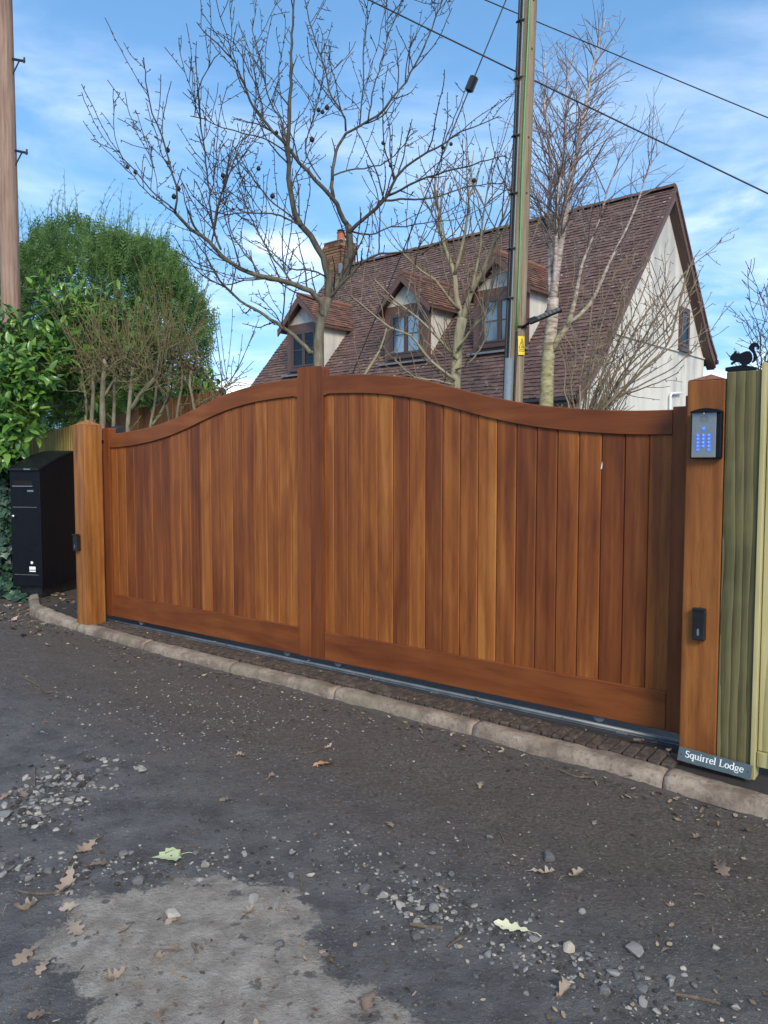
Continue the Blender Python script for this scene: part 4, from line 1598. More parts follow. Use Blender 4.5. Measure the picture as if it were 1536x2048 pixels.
        window(dm, Matrix.Translation((x0 + 0.161, yF + 0.03, zB + 0.122)), w - 0.322, ez - zB - 0.284, 2, 1)
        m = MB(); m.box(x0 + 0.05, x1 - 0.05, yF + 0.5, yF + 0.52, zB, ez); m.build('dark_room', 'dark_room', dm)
        # cream gablet
        gz = apex - 0.10
        m = MB(); m.prism([(x0 + 0.02, ez + 0.002), (x1 - 0.02, ez + 0.002), (cx, gz - 0.06)], yF + 0.03, yF + 0.10); m.build('gablet', 'render_wall', dm)
        # cheeks
        for sx in (x0, x1 - 0.05):
            m = MB()
            yb = run(ez) + 0.2
            vs = [(sx + q, y, z) for q in (0, 0.05) for y, z in ((yF + 0.081, zB), (yF + 0.081, ez), (yb, ez), (run(zB) + .1, zB))]
            m.add(vs, [(0, 1, 2, 3), (4, 7, 6, 5), (0, 4, 5, 1), (1, 5, 6, 2), (2, 6, 7, 3), (3, 7, 4, 0)])
            m.build('cheek', 'render_wall', dm)
        # dormer roof
        oh = 0.16
        for s in (-1, 1):
            ex_, ez_ = cx + s * (w / 2 + oh), ez - oh * (gz - ez) / (w / 2) * 0.9
            m = MB()
            yb = run(apex) + 0.25
            vs = []
            for y in (yF - 0.18, yb):
                vs += [(cx, y, apex), (ex_, y, ez_), (ex_, y, ez_ - 0.06), (cx, y, apex - 0.07)]
            m.add(vs, [(0, 3, 2, 1), (4, 5, 6, 7), (0, 1, 5, 4), (1, 2, 6, 5), (2, 3, 7, 6), (3, 0, 4, 7)])
            m.build('dormer_roof', 'brown_paint', dm)
            T = MB()
            slope = Vector((cx - ex_, 0, apex - ez_)); L = slope.length
            nrm = Vector((s * (apex - ez_), 0, abs(cx - ex_)))
            if s > 0: tiles(T, (ex_, yF - 0.20, ez_), (0, 1, 0), slope, nrm, yb - yF + 0.2, L, 0.105, 0.17)
            else: tiles(T, (ex_, yb, ez_), (0, -1, 0), slope, nrm, yb - yF + 0.2, L, 0.105, 0.17)
            tag(T.build('dormer_tiles', 'dormer_tile', dm, attr=True), kind='stuff')
            # barge of the gablet
            m = MB(); q = 0.15
            vs = []
            for y in (yF - 0.20, yF - 0.165):
                vs += [(cx, y, apex - 0.01), (ex_, y, ez_ - 0.01), (ex_, y, ez_ - q), (cx, y, apex - q - 0.03)]
            m.add(vs, [(0, 3, 2, 1), (4, 5, 6, 7), (0, 1, 5, 4), (1, 2, 6, 5), (2, 3, 7, 6)])
            m.build('gablet_barge', 'brown_paint', dm)
        m = MB(); m.tube([(cx, yF - 0.2, apex + 0.01), (cx, run(apex) + 0.2, apex + 0.01)], 0.075, 8); m.build('dormer_ridge', 'dormer_tile', dm, attr=True)
        m = MB(); m.box(x0 - 0.06, x1 + 0.06, yF - 0.16, yF - 0.002, zB - 0.05, zB - 0.01); m.build('lead_apron', 'lead', dm)
    # chimney
    ch = HI @ onplane(680, 545, HM @ Vector((0, 0, 0)), HM.to_3x3() @ Vector((0, -1, 0)))
    cx = ch.x
    CH = MB()
    CH.box(cx - 0.345, cx + 0.345, -0.295, 0.295, RZ - 1.0, RZ + 0.72)
    chim = CH.build('chimney', 'mortar', H)
    Bk = MB()
    for r_ in range(20):
        z = RZ - 0.85 + r_ * 0.078
        e = 0.035 if r_ in (17, 18) else (0.02 if r_ == 16 else 0)
        hx, hy = 0.36 + e, 0.31 + e
        for side in range(4):
            L = 2 * (hx if side % 2 == 0 else hy)
            n = 3
            for q in range(n + 1):
                a = -L / 2 + (q - (0.5 if r_ % 2 else 0)) * L / n
                b = min(L / 2, a + L / n - 0.012); a = max(-L / 2, a)
                if b - a < 0.04: continue
                M = Matrix.Translation((cx, 0, z)) @ Matrix.Rotation(side * math.pi / 2, 4, 'Z')
                Bk.box(a, b, -(hy if side % 2 == 0 else hx), -(hy if side % 2 == 0 else hx) + 0.06, 0, 0.066, M=M)
    tag(Bk.build('chimney_bricks', 'chimney_brick', chim, attr=True), kind='stuff')
    m = MB(); m.box(cx - 0.38, cx + 0.38, -0.33, 0.33, RZ + 0.715, RZ + 0.745, c=0.01); m.build('flaunching', 'mortar', chim)
    m = MB(); m.tube([(cx + 0.05, 0, RZ + 0.735), (cx + 0.05, 0, RZ + 0.84), (cx + 0.05, 0, RZ + 1.0), (cx + 0.05, 0, RZ + 1.04)], [0.14, 0.125, 0.11, 0.135], 14); m.build('chimney_pot', 'terracotta', chim)
    m = MB(); m.tube([(cx + 0.05, 0, RZ + 1.03), (cx + 0.05, 0, RZ + 1.11), (cx + 0.05, 0, RZ + 1.14)], [0.09, 0.12, 0.03], 10); m.build('cowl', 'gutter', chim)
    m = MB(); m.box(cx + 0.30, cx + 0.40, -0.36, -0.30, RZ - 0.25, RZ + 0.05); m.build('lead_flashing', 'lead', chim)


build_house()


# ------------------------------------------------------------------ utility poles and wires
def rod(m, a, b, r, n=6):
    m.tube([a, b], r, n)


def build_mid_pole():
    Y = 8.7
    b, t_ = at(1027, 800, Y), at(1060, -60, Y)
    d = (t_ - b).normalized()
    b0 = b - d * ((b.z - 0.0) / d.z)
    top = b0 + d * 9.3
    P = thing('utility_pole', 'weathered wooden utility pole with cables and yellow warning plate behind the gate', 'utility pole', Matrix.Translation(b0))
    L = lambda p: p - b0
    ax = [b0 + d * (9.3 * i / 24) for i in range(25)]
    m = MB(); m.tube([L(p) for p in ax], [0.112 - 0.030 * i / 24 for i in range(25)], 20)
    m.build('shaft', 'pole_wood', P, smooth=True)
    side = Vector((1, 0, 0)); fr = Vector((0, -1, 0))
    def on(z, ang, off):
        """point on the pole surface at height z, angle (0 = towards camera, + = right)"""
        c = b0 + d * (z / d.z)
        r = 0.112 - 0.030 * z / 9.3 + off
        return L(c + (fr * math.cos(rad(ang)) + side * math.sin(rad(ang))) * r)
    zs = [0.2 + 0.35 * i for i in range(27)]
    m = MB(); m.tube([on(z, -62, 0.028) for z in zs], 0.017, 8); m.build('power_cable', 'cable_black', P, smooth=True)
    m = MB(); m.tube([on(z, -42, 0.012) for z in zs], 0.011, 6); m.build('lead_cable', 'conduit_grey', P, smooth=True)
    m = MB(); m.tube([on(z, -8 + 2.5 * math.sin(z * 2.2), 0.011) for z in zs if z > 2.7], 0.011, 6); m.build('earth_cable', 'cable_green', P, smooth=True)
    zc = 1.5 + (930 - 722) / FPX * Y
    m = MB(); m.tube([on(z, -38, 0.030) for z in (0.1, 1.0, zc)], 0.048, 12); m.build('cable_guard', 'conduit_grey', P, smooth=True)
    m = MB(); m.tube([on(z, -6, 0.012) for z in (0.1, 1.0, zc - 0.05, zc + 0.3)], 0.012, 6); m.build('down_lead', 'cable_black', P, smooth=True)
    for py in (82, 188, 296, 405, 510, 605):
        z = 1.5 + (930 - py) / FPX * Y
        m = MB(); m.tube([on(z, -75, 0.045), on(z, -50, 0.05), on(z, -28, 0.02)], 0.011, 6); m.build('cable_clip', 'clip_metal', P)
    for py, px in ((45, 1063), (135, 1062), (300, 1052), (405, 1050)):
        z = 1.5 + (930 - py) / FPX * Y
        m = MB(); m.tube([on(z, 25, -0.006), on(z, 25, 0.004)], 0.012, 8); m.build('bolt', 'clip_metal', P)
    # yellow plate
    z = 1.5 + (930 - 697) / FPX * Y
    ang = 26
    c = on(z, ang, 0.006)
    S = link('warning_plate', None, P)
    M = Matrix.Translation(c) @ Matrix.Rotation(rad(ang), 4, 'Z') @ Matrix.Rotation(rad(-1.5), 4, 'Y')
    w, h = 0.088, 0.205
    m = MB(); vs, fs = [], []
    n = 8
    for i in range(n + 1):
        x = -w / 2 + w * i / n
        yy = -0.012 + 0.035 * (x / (w / 2)) ** 2 * 0.35
        for k_, (zz) in enumerate((-h / 2, h / 2)):
            vs.append(M @ Vector((x, yy, zz)))
    fs = [(2 * i, 2 * i + 2, 2 * i + 3, 2 * i + 1) for i in range(n)]
    m.add(vs, fs)
    bpy.data.objects.remove(S)
    S = m.build('warning_plate', 'yellow_sign', P)
    sm = S.modifiers.new('thick', 'SOLIDIFY'); sm.thickness = 0.002; sm.offset = -1
    m = MB()
    def ln(pts, wd, q):
        st = MB(); stroke(st, pts, wd, 0)
        m.add([M @ Vector((x, -0.0135 - 0.0002 * q + 0.035 * (x / (w / 2)) ** 2 * 0.35, z_)) for x, _, z_ in st.v], st.f)
    ln([(-0.034, -0.028), (-0.017, 0.025), (0.0, 0.078)], 0.006, 0)
    ln([(0.034, -0.028), (0.017, 0.025), (0.0, 0.078)], 0.006, 1)
    ln([(-0.036, -0.028), (0.0, -0.028), (0.036, -0.028)], 0.006, 2)
    ln([(0.005, 0.045), (-0.008, 0.018), (0.006, 0.02), (-0.006, -0.014)], 0.008, 3)
    ln([(-0.006, -0.016), (0.016, -0.012), (0.02, -0.02)], 0.007, 4)
    ln([(-0.036, -0.048), (0.0, -0.048), (0.036, -0.048)], 0.007, 5)
    ln([(-0.036, -0.064), (0.0, -0.064), (0.036, -0.064)], 0.004, 6)
    m.build('plate_symbol', 'black_print', S)
    # strap that holds the lamp arm
    z = 1.5 + (930 - 660) / FPX * Y
    m = MB(); m.tube([on(z, a, 0.008) for a in range(-10, 100, 10)], 0.014, 6); m.build('lamp_strap', 'clip_metal', P)
    return P, on, b0, top, z


POLE, pole_on, pole_b0, pole_top, lampz = build_mid_pole()


def build_lamp():
    Y = 8.55
    a = at(1044, 655, Y + 0.05)
    b, e = at(1058, 645, Y), at(1122, 618, Y)
    S = thing('solar_street_lamp', 'slim black solar street lamp arm fixed to the middle utility pole', 'street lamp', Matrix.Translation(a))
    m = MB(); m.tube([(0, 0, 0), b - a + (e - b) * 0.06], 0.014, 8); m.build('arm', 'black_metal', S)
    ex = (e - b); L = ex.length; ex.normalize()
    up = Vector((-ex.z * 0.6, -0.62, 0.55)).normalized(); up = (up - ex * up.dot(ex)).normalized()
    ey = up.cross(ex)
    M = Matrix((ex, ey, up)).transposed().to_4x4(); M.translation = b - a
    # head seen from below: cells on the under side (-z) which faces the camera
    M2 = M @ Matrix.Rotation(rad(180), 4, 'X')
    w = 0.075
    m = MB(); m.box(0.0, L, -w / 2, w / 2, -0.012, 0.012, c=0.004, M=M); m.build('head', 'black_metal', S)
    m = MB(); m.box(-0.01, L * 0.24, -w * 0.46, w * 0.46, 0.0125, 0.028, c=0.004, M=M); m.build('junction_box', 'black_plastic', S)
    for i in range(6):
        x0 = L * (0.26 + 0.12 * i)
        m = MB(); m.box(x0, x0 + L * 0.10, -w * 0.38, w * 0.38, 0.0125, 0.017, M=M); m.build('lamp_cell', 'led_cell', S)
    m = MB(); m.tube([b - a + ex * 0.1, b - a + ex * 0.16 + Vector((0, 0, -0.10)), b - a + ex * 0.2 + Vector((0, 0, -0.22))], 0.003, 5); m.build('lead_wire', 'cable_black', S)


build_lamp()


def build_left_pole():
    Y = 9.9
    b, t_ = at(22, 600, Y), at(6, -20, Y)
    d = (t_ - b).normalized()
    b0 = b - d * (b.z / d.z)
    P = thing('utility_pole', 'stout pinkish wooden utility pole with climbing pegs rising from the laurel', 'utility pole', Matrix.Translation(b0))
    H = 9.6
    m = MB(); m.tube([d * (H * i / 20) for i in range(21)], [0.130 - 0.034 * i / 20 for i in range(21)], 20)
    m.build('shaft', 'pole_wood_pink', P, smooth=True)
    for py in (-150, -12, 150, 322):
        z = 1.5 + (930 - py) / FPX * Y
        c = d * (z / d.z); r = 0.130 - 0.034 * z / H
        m = MB()
        a0 = c + Vector((r - 0.02, -0.01, 0.02)); e = c + Vector((r + 0.165, -0.05, -0.03))
        m.tube([a0, e], 0.016, 6); m.tube([e + Vector((-.012, 0, -.02)), e + Vector((-.004, 0, .045))], 0.013, 6)
        m.tube([c + Vector((r - 0.01, -0.01, -0.17)), c + Vector((r + 0.085, -0.03, -0.02))], 0.010, 6)
        m.build('climbing_peg', 'clip_metal', P)
    m = MB(); m.box(-0.6, 0.6, -0.16, -0.08, H - 0.35, H - 0.25); m.build('crossarm', 'pole_wood_pink', P)
    return b0 + d * (H - 0.2)


LP_TOP = build_left_pole()


def wire(name, label, pts, r, group=None):
    m = MB()
    p0 = Vector(pts[0])
    m.tube([Vector(p) - p0 for p in pts], r, 6)
    o = m.build(name, 'cable_black', None, smooth=True)
    o.location = p0
    return tag(o, label, 'wire', group)


def sagged(a, b, s, n=24):
    return [a.lerp(b, i / n) - Vector((0, 0, s * 4 * (i / n) * (1 - i / n))) for i in range(n + 1)]


wire('overhead_wire', 'lower black overhead cable crossing in front of the birch and pole', sagged(LP_TOP + Vector((0.1, 0, 0)), at(1980, 600, 8.0), 0.03), 0.0085)
wire('overhead_wire', 'upper thin black overhead cable passing above the birch', sagged(LP_TOP + Vector((0.4, 0, 0.16)), at(1980, 418, 9.5), 0.03), 0.0068)
S0 = pole_b0 + (pole_top - pole_b0) * 0.93
A0 = at(943, 168, 9.0); S1 = at(1012, 0, 8.85)
dd = (A0 - S1).normalized()
G1 = A0 + dd * ((A0.z - 0.03) / -dd.z)
st = thing('stay_wire', 'steel stay wire with black insulator block running down from the pole', 'wire', Matrix.Translation(G1))
m = MB(); m.tube([S1 - dd * 1.2 - G1, A0 - dd * 0.07 - G1], 0.007, 6); m.tube([A0 + dd * 0.07 - G1, Vector((0, 0, 0))], 0.007, 6)
m.build('strand', 'cable_black', st)
m = MB(); m.tube([A0 - dd * 0.09 - G1, A0 - dd * 0.075 - G1, A0 + dd * 0.075 - G1, A0 + dd * 0.09 - G1], [0.025, 0.052, 0.052, 0.025], 8); m.build('insulator', 'black_plastic', st)


# ------------------------------------------------------------------ TREES
def rv():
    while True:
        v = Vector((random.uniform(-1, 1), random.uniform(-1, 1), random.uniform(-1, 1)))
        if 0.01 < v.length < 1: return v.normalized()


def pxpath(pts, Y0, Y1, step=0.10):
    n = len(pts) - 1
    return spline([at(x, y, Y0 + (Y1 - Y0) * i / n) for i, (x, y) in enumerate(pts)], step)


def taper(n, r0, r1, p=1.0):
    return [r0 + (r1 - r0) * (i / max(1, n - 1)) ** p for i in range(n)]


def grow(mb, p, d, L, r, lvl, P):
    n = max(2, int(L / P['seg']))
    st = L / n
    path, pos, dr = [p], Vector(p), Vector(d).normalized()
    for i in range(n):
        dr = (dr + rv() * P['wob'] + Vector((0, 0, P['up']))).normalized()
        pos = pos + dr * st
        path.append(pos.copy())
    rs = taper(n + 1, r, max(P['rmin'], r * 0.45))
    mb.tube(path, rs, 5 if r > 0.012 else (4 if r > 0.006 else 3), cap=False)
    if lvl > 0:
        sp = P['sp'][lvl - 1]
        q = sp * random.uniform(0.4, 1.2)
        while q < L * 0.97:
            i = min(n - 1, int(q / st))
            base = path[i].lerp(path[i + 1], q / st - i)
            tang = (path[i + 1] - path[i]).normalized()
            ang = rad(random.uniform(*P['ang']))
            side = rv(); side = (side - tang * side.dot(tang)).normalized()
            cd = tang * math.cos(ang) + side * math.sin(ang)
            grow(mb, base, cd, L * random.uniform(*P['ratio']) * (1.1 - 0.6 * q / L), max(P['rmin'], rs[i] * 0.6), lvl - 1, P)
            q += sp * random.uniform(0.6, 1.5)
    elif P.get('spur'):
        q = P['spur'] * random.random()
        while q < L:
            i = min(n - 1, int(q / st))
            base = path[i].lerp(path[i + 1], q / st - i)
            side = rv(); side.z += 0.25
            sl_ = random.uniform(0.015, 0.05)
            mb.tube([base, base + side.normalized() * sl_], [P['rmin'], P['rmin'] * 1.25], 3, cap=False)
            q += P['spur'] * random.uniform(0.6, 1.6)


def dress(mb, path, rads, P, density, start=0.2, shoot=(0.25, 0.9), upb=0.7, lvl=0, pshoot=0.45, shrink=0.0):
    """spurs and shoots along a limb"""
    L = sum((b - a).length for a, b in zip(path, path[1:]))
    acc = 0
    for i in range(len(path) - 1):
        seg = path[i + 1] - path[i]
        acc += seg.length
        if acc / L < start: continue
        k = density * seg.length
        cnt = int(k) + (random.random() < k - int(k))
        for _ in range(cnt):
            p = path[i] + seg * random.random()
            t = seg.normalized()
            side = rv(); side = (side - t * side.dot(t)).normalized()
            if random.random() < pshoot:
                d = (t * random.uniform(0.2, 0.9) + side * 0.8 + Vector((0, 0, upb * random.uniform(0.2, 1.3)))).normalized()
                grow(mb, p, d, random.uniform(*shoot) * (1 - shrink * acc / L), max(P['rmin'], min(0.009, rads[i] * 0.6)), lvl, P)
            else:
                d = (side + t * 0.4 + Vector((0, 0, 0.3))).normalized()
                l = random.uniform(0.03, 0.12)
                mb.tube([p, p + d * l * 0.6, p + d * l + Vector((0, 0, 0.01))], [P['rmin'] * 1.1, P['rmin'], P['rmin'] * 1.5], 3, cap=False)


def localise(mb, o):
    mb.v = [(x - o.x, y - o.y, z - o.z) for x, y, z in mb.v]
    return mb


def build_apple():
    random.seed(21)
    Y = 8.7
    base = at(640, 770, Y); base.z = 0.03
    T = thing('bare_fruit_tree', 'large bare fruit tree with dark spreading limbs and a few withered fruits', 'tree', Matrix.Translation(base))
    tr = spline([base, at(640, 900, Y), at(638, 760, Y), at(636, 690, Y), at(644, 632, Y), at(656, 596, Y)], 0.12)
    tm = MB(); n = len(tr)
    tm.tube([p - base for p in tr], [0.078 - 0.030 * i / n + (0.03 if i < 2 else 0) for i in range(n)], 12)
    tm.build('trunk', 'apple_wood', T, smooth=True)
    limbs = [  # (pixels, depth start, depth end, r0, r1)
        ([(654, 604), (657, 556), (645, 515), (622, 471), (601, 448), (590, 423), (579, 372), (576, 271), (582, 169), (584, 68), (589, -40)], 8.7, 8.5, .060, .008),
        ([(652, 606), (672, 572), (694, 538), (699, 512), (698, 451)], 8.7, 8.9, .058, .045),
        ([(698, 455), (680, 425), (664, 393), (630, 359), (600, 325), (579, 298), (545, 262), (500, 200), (471, 125), (437, 91), (410, 64), (395, 44)], 8.9, 8.3, .042, .005),
        ([(666, 396), (664, 372), (667, 322), (677, 291), (691, 267), (735, 244), (769, 217), (792, 186), (813, 162), (830, 129), (846, 95), (863, 58), (884, 3), (900, -40)], 8.8, 9.4, .030, .005),
        ([(697, 470), (704, 458), (730, 436), (753, 417), (775, 389), (792, 352), (830, 322), (857, 305), (890, 284), (921, 264), (968, 244), (999, 230)], 8.9, 8.2, .036, .005),
        ([(753, 417), (758, 403), (802, 399), (877, 393), (945, 372), (1012, 366)], 8.75, 9.3, .022, .005),
        ([(775, 392), (820, 370), (857, 355), (911, 338), (960, 325), (1012, 312)], 8.7, 8.0, .020, .005),
        ([(644, 640), (642, 603), (622, 583), (588, 569), (557, 559), (520, 553), (460, 524), (419, 485), (383, 460), (362, 440), (349, 423)], 8.7, 7.9, .050, .019),
        ([(349, 423), (356, 399), (345, 345), (332, 298), (315, 250), (298, 203), (293, 162), (286, 122)], 7.9, 7.8, .016, .004),
        ([(352, 425), (301, 379), (268, 338), (245, 315), (235, 300)], 7.9, 7.6, .013, .005),
        ([(352, 428), (305, 393), (268, 355), (240, 328)], 7.92, 8.1, .011, .004),
        ([(634, 705), (621, 705), (588, 671), (554, 647), (520, 624), (480, 600), (440, 560), (405, 500), (380, 470)], 8.7, 9.5, .040, .008),
        ([(440, 500), (423, 440), (417, 366), (410, 305), (400, 237), (396, 196), (406, 159), (430, 115), (442, 107)], 8.15, 8.0, .017, .005),
        ([(428, 470), (437, 406), (457, 355), (478, 295), (505, 254), (513, 200)], 8.1, 8.5, .014, .004),
        ([(572, 305), (538, 281), (488, 267), (444, 254), (410, 240), (379, 233)], 8.55, 8.0, .013, .005),
        ([(578, 290), (560, 235), (538, 200), (525, 142), (515, 95), (506, 61), (508, 37)], 8.55, 8.9, .014, .005),
        ([(690, 262), (691, 237), (665, 196), (650, 142), (640, 112), (627, 68), (613, 17), (606, -20)], 8.9, 8.6, .017, .005),
        ([(735, 244), (748, 176), (758, 142), (775, 78), (792, 30), (806, -10)], 9.0, 9.2, .013, .005),
        ([(720, 250), (725, 190), (728, 85), (735, 37), (733, 10)], 9.0, 8.7, .012, .004),
        ([(601, 450), (560, 430), (510, 425), (470, 428), (420, 440)], 8.6, 8.2, .017, .005),
        ([(622, 471), (590, 440), (540, 400), (500, 345), (470, 300)], 8.65, 9.1, .018, .005),
        ([(698, 460), (740, 470), (780, 455), (830, 450), (900, 440)], 8.9, 9.4, .016, .004),
        ([(664, 350), (700, 340), (760, 330), (800, 300), (830, 260)], 8.8, 9.2, .014, .005),
        ([(588, 569), (550, 520), (520, 470), (500, 430), (480, 380)], 8.55, 8.9, .020, .005),
        ([(520, 553), (500, 520), (470, 480), (455, 430), (450, 390)], 8.3, 8.6, .014, .005),
        ([(540, 556), (490, 560), (450, 570), (415, 560)], 8.4, 8.9, .014, .005),
        ([(657, 556), (620, 540), (580, 535), (540, 500), (510, 480)], 8.7, 9.2, .016, .005),
        ([(640, 360), (610, 300), (625, 240), (640, 190), (650, 130)], 8.7, 8.9, .012, .005),
        ([(654, 600), (690, 560), (740, 515), (800, 505), (842, 508)], 8.7, 8.3, .030, .010),
        ([(842, 508), (870, 490), (905, 470), (940, 420)], 8.3, 8.2, .010, .005),
    ]
    lm, tw = MB(), MB()
    P = dict(seg=0.07, wob=0.16, up=0.05, rmin=0.0042, sp=[0.16, 0.2], ang=(30, 60), ratio=(0.25, 0.5), spur=0.075)
    for px, y0, y1, r0, r1 in limbs:
        path = pxpath(px, y0, y1, 0.09)
        path = [p + rv() * 0.010 for p in path]
        rs = taper(len(path), r0 * 0.70, max(r1 * .85, 0.005), 0.8)
        lm.tube(path, rs, 8 if r0 > .03 else 6, cap=True)
        dress(tw, path, rs, P, 13 if r0 < .025 else 9, 0.12, (0.18, 0.9), 0.75, 0, 0.42)
        # a few forked shoots
        dress(tw, path, rs, P, 1.9, 0.2, (0.5, 1.15), 0.8, 1, 1.0)
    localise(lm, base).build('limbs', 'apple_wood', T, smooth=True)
    tag(localise(tw, base).build('twigs', 'apple_twig', T), kind='stuff')
    for (x, y) in [(335, 300), (338, 325), (357, 377), (348, 393), (255, 334), (271, 344), (446, 351), (449, 364), (545, 392), (637, 220), (645, 224), (654, 215), (624, 279), (766, 286), (781, 331), (886, 295), (902, 288), (948, 361), (517, 337), (553, 265)]:
        p = at(x, y, 8.3) - base
        r = random.uniform(0.020, 0.028)
        m = MB(); m.tube([p + Vector((0, 0, k)) for k in (-r, -r * .6, 0, r * .6, r, r * 1.3)], [r * .3, r * .85, r, r * .75, r * .2, r * .12], 8)
        m.build('withered_fruit', 'fruit', T, smooth=True)


build_apple()


def build_small_tree():
    random.seed(5)
    Y = 9.6
    base = at(905, 800, Y); base.z = 0.03
    T = thing('bare_garden_tree', 'small pale-stemmed bare tree between the fruit tree and the utility pole', 'tree', Matrix.Translation(base))
    tr = spline([base, at(903, 900, Y), at(910, 770, Y), at(918, 668, Y), at(925, 637, Y)], 0.12)
    m = MB(); m.tube([p - base for p in tr], taper(len(tr), 0.085, 0.062), 10); m.build('trunk', 'pale_bark', T, smooth=True)
    limbs = [
        ([(925, 640), (913, 597), (909, 549), (889, 492), (880, 440), (872, 380)], 9.6, 9.9, .042, .008),
        ([(924, 645), (943, 583), (970, 532), (994, 465), (1012, 420), (1024, 380)], 9.6, 9.3, .040, .008),
        ([(909, 549), (925, 490), (935, 430), (940, 360), (948, 300)], 9.7, 9.4, .024, .006),
        ([(918, 620), (900, 600), (870, 560), (840, 540), (800, 500)], 9.6, 9.2, .022, .006),
        ([(914, 720), (880, 680), (840, 640), (790, 600), (750, 560)], 9.55, 9.0, .018, .006),
        ([(910, 760), (860, 720), (820, 670), (780, 655), (700, 590)], 9.5, 9.2, .020, .006),
        ([(915, 700), (950, 650), (990, 610), (1010, 560)], 9.5, 9.1, .018, .006),
        ([(912, 740), (945, 720), (975, 670), (985, 620)], 9.5, 9.0, .016, .006),
        ([(943, 583), (960, 500), (965, 440), (975, 380), (985, 320)], 9.5, 9.8, .020, .006),
        ([(889, 492), (870, 440), (850, 400), (835, 350)], 9.8, 10.2, .016, .006),
        ([(909, 770), (870, 760), (830, 755), (790, 720)], 9.5, 9.0, .014, .005),
        ([(720, 770), (735, 740), (760, 700), (775, 650)], 9.3, 9.3, .022, .008),
    ]
    lm, tw = MB(), MB()
    P = dict(seg=0.09, wob=0.16, up=0.07, rmin=0.0042, sp=[0.22, 0.26], ang=(25, 50), ratio=(0.35, 0.6), spur=0.14)
    for px, y0, y1, r0, r1 in limbs:
        path = pxpath(px, y0, y1, 0.12)
        rs = taper(len(path), r0, r1)
        lm.tube(path, rs, 7)
        dress(tw, path, rs, P, 9, 0.1, (0.35, 1.2), 0.9, 0, 0.75)
        dress(tw, path, rs, P, 0.9, 0.3, (0.7, 1.3), 0.9, 1, 1.0)
    localise(lm, base).build('limbs', 'pale_bark', T, smooth=True)
    tag(localise(tw, base).build('twigs', 'pale_twig', T), kind='stuff')


build_small_tree()


def build_birch():
    random.seed(9)
    Y = 11.0
    base = at(1090, 830, Y); base.z = 0.03
    T = thing('birch_tree', 'tall bare birch with several pale stems and a haze of fine twigs', 'tree', Matrix.Translation(base))
    tr = spline([base, at(1091, 900, Y), at(1093, 793, Y), at(1096, 718, Y), at(1104, 642, Y), at(1106, 597, Y)], 0.15)
    m = MB(); m.tube([p - base for p in tr], taper(len(tr), 0.135, 0.080), 12); m.build('trunk', 'birch_stem', T, smooth=True)
    stems = [
        ([(1105, 605), (1115, 529), (1127, 453), (1136, 397), (1142, 350), (1154, 307), (1164, 244), (1178, 174), (1190, 115), (1202, 70), (1212, 35)], 11.0, 11.2, .062, .006),
        ([(1105, 612), (1101, 560), (1100, 491), (1097, 434), (1101, 331), (1092, 240), (1087, 180), (1091, 105)], 11.0, 11.6, .046, .006),
        ([(1108, 590), (1112, 500), (1113, 419), (1122, 340), (1131, 279), (1132, 184), (1146, 100)], 11.0, 10.6, .036, .006),
        ([(1100, 712), (1115, 680), (1134, 653), (1149, 604), (1164, 529), (1187, 472), (1202, 434)], 11.0, 10.5, .046, .010),
        ([(1134, 650), (1179, 610), (1221, 521), (1255, 453), (1281, 389), (1300, 330), (1335, 285)], 10.8, 10.4, .032, .006),
        ([(1202, 434), (1215, 380), (1235, 330), (1245, 290)], 10.5, 10.2, .016, .006),
    ]
    lm, tw = MB(), MB()
    P = dict(seg=0.13, wob=0.13, up=0.012, rmin=0.0027, sp=[0.15, 0.17], ang=(22, 50), ratio=(0.30, 0.55))
    for k, (px, y0, y1, r0, r1) in enumerate(stems):
        path = pxpath(px, y0, y1, 0.15)
        rs = taper(len(path), r0, r1, 0.9)
        lm.tube(path, rs, 9)
        if k < 3:
            dress(tw, path, rs, P, 18, 0.22, (0.6, 1.6), 0.5, 2, 1.0, 0.62)
        elif k < 5:
            dress(tw, path, rs, P, 10, 0.35, (0.35, 0.95), 0.8, 1, 1.0)
        else:
            dress(tw, path, rs, P, 8, 0.2, (0.4, 0.9), 0.8, 1, 1.0)
    localise(lm, base).build('stems', 'birch_stem', T, smooth=True)
    tag(localise(tw, base).build('twigs', 'birch_twig', T), kind='stuff')


build_birch()


def fan_shrub(name, label, cat, bpx, Y, stems, bark_, twig, P, dens, lvl=1, seed=1, r0=0.02):
    random.seed(seed)
    base = at(bpx[0], bpx[1], Y); base.z = 0.03
    T = thing(name, label, cat, Matrix.Translation(base))
    lm, tw = MB(), MB()
    for px, y0, y1, r in stems:
        a = at(px[0][0], px[0][1], y0)
        path = pxpath(px, y0, y1, 0.10)
        root = Vector((base.x + (a.x - base.x) * 0.5, base.y + random.uniform(-.1, .1), 0.0))
        path = spline([root, root.lerp(path[0], 0.6)] + [path[0]], 0.2)[:-1] + path
        path = [p + rv() * 0.008 for p in path]
        rs = taper(len(path), r, max(0.005, r * 0.3))
        lm.tube(path, rs, 7)
        dress(tw, path, rs, P, dens, 0.4, (0.2, 0.75), 0.7, lvl, 0.75)
    localise(lm, base).build('stems', bark_, T, smooth=True)
    tag(localise(tw, base).build('twigs', twig, T), kind='stuff')
    return T


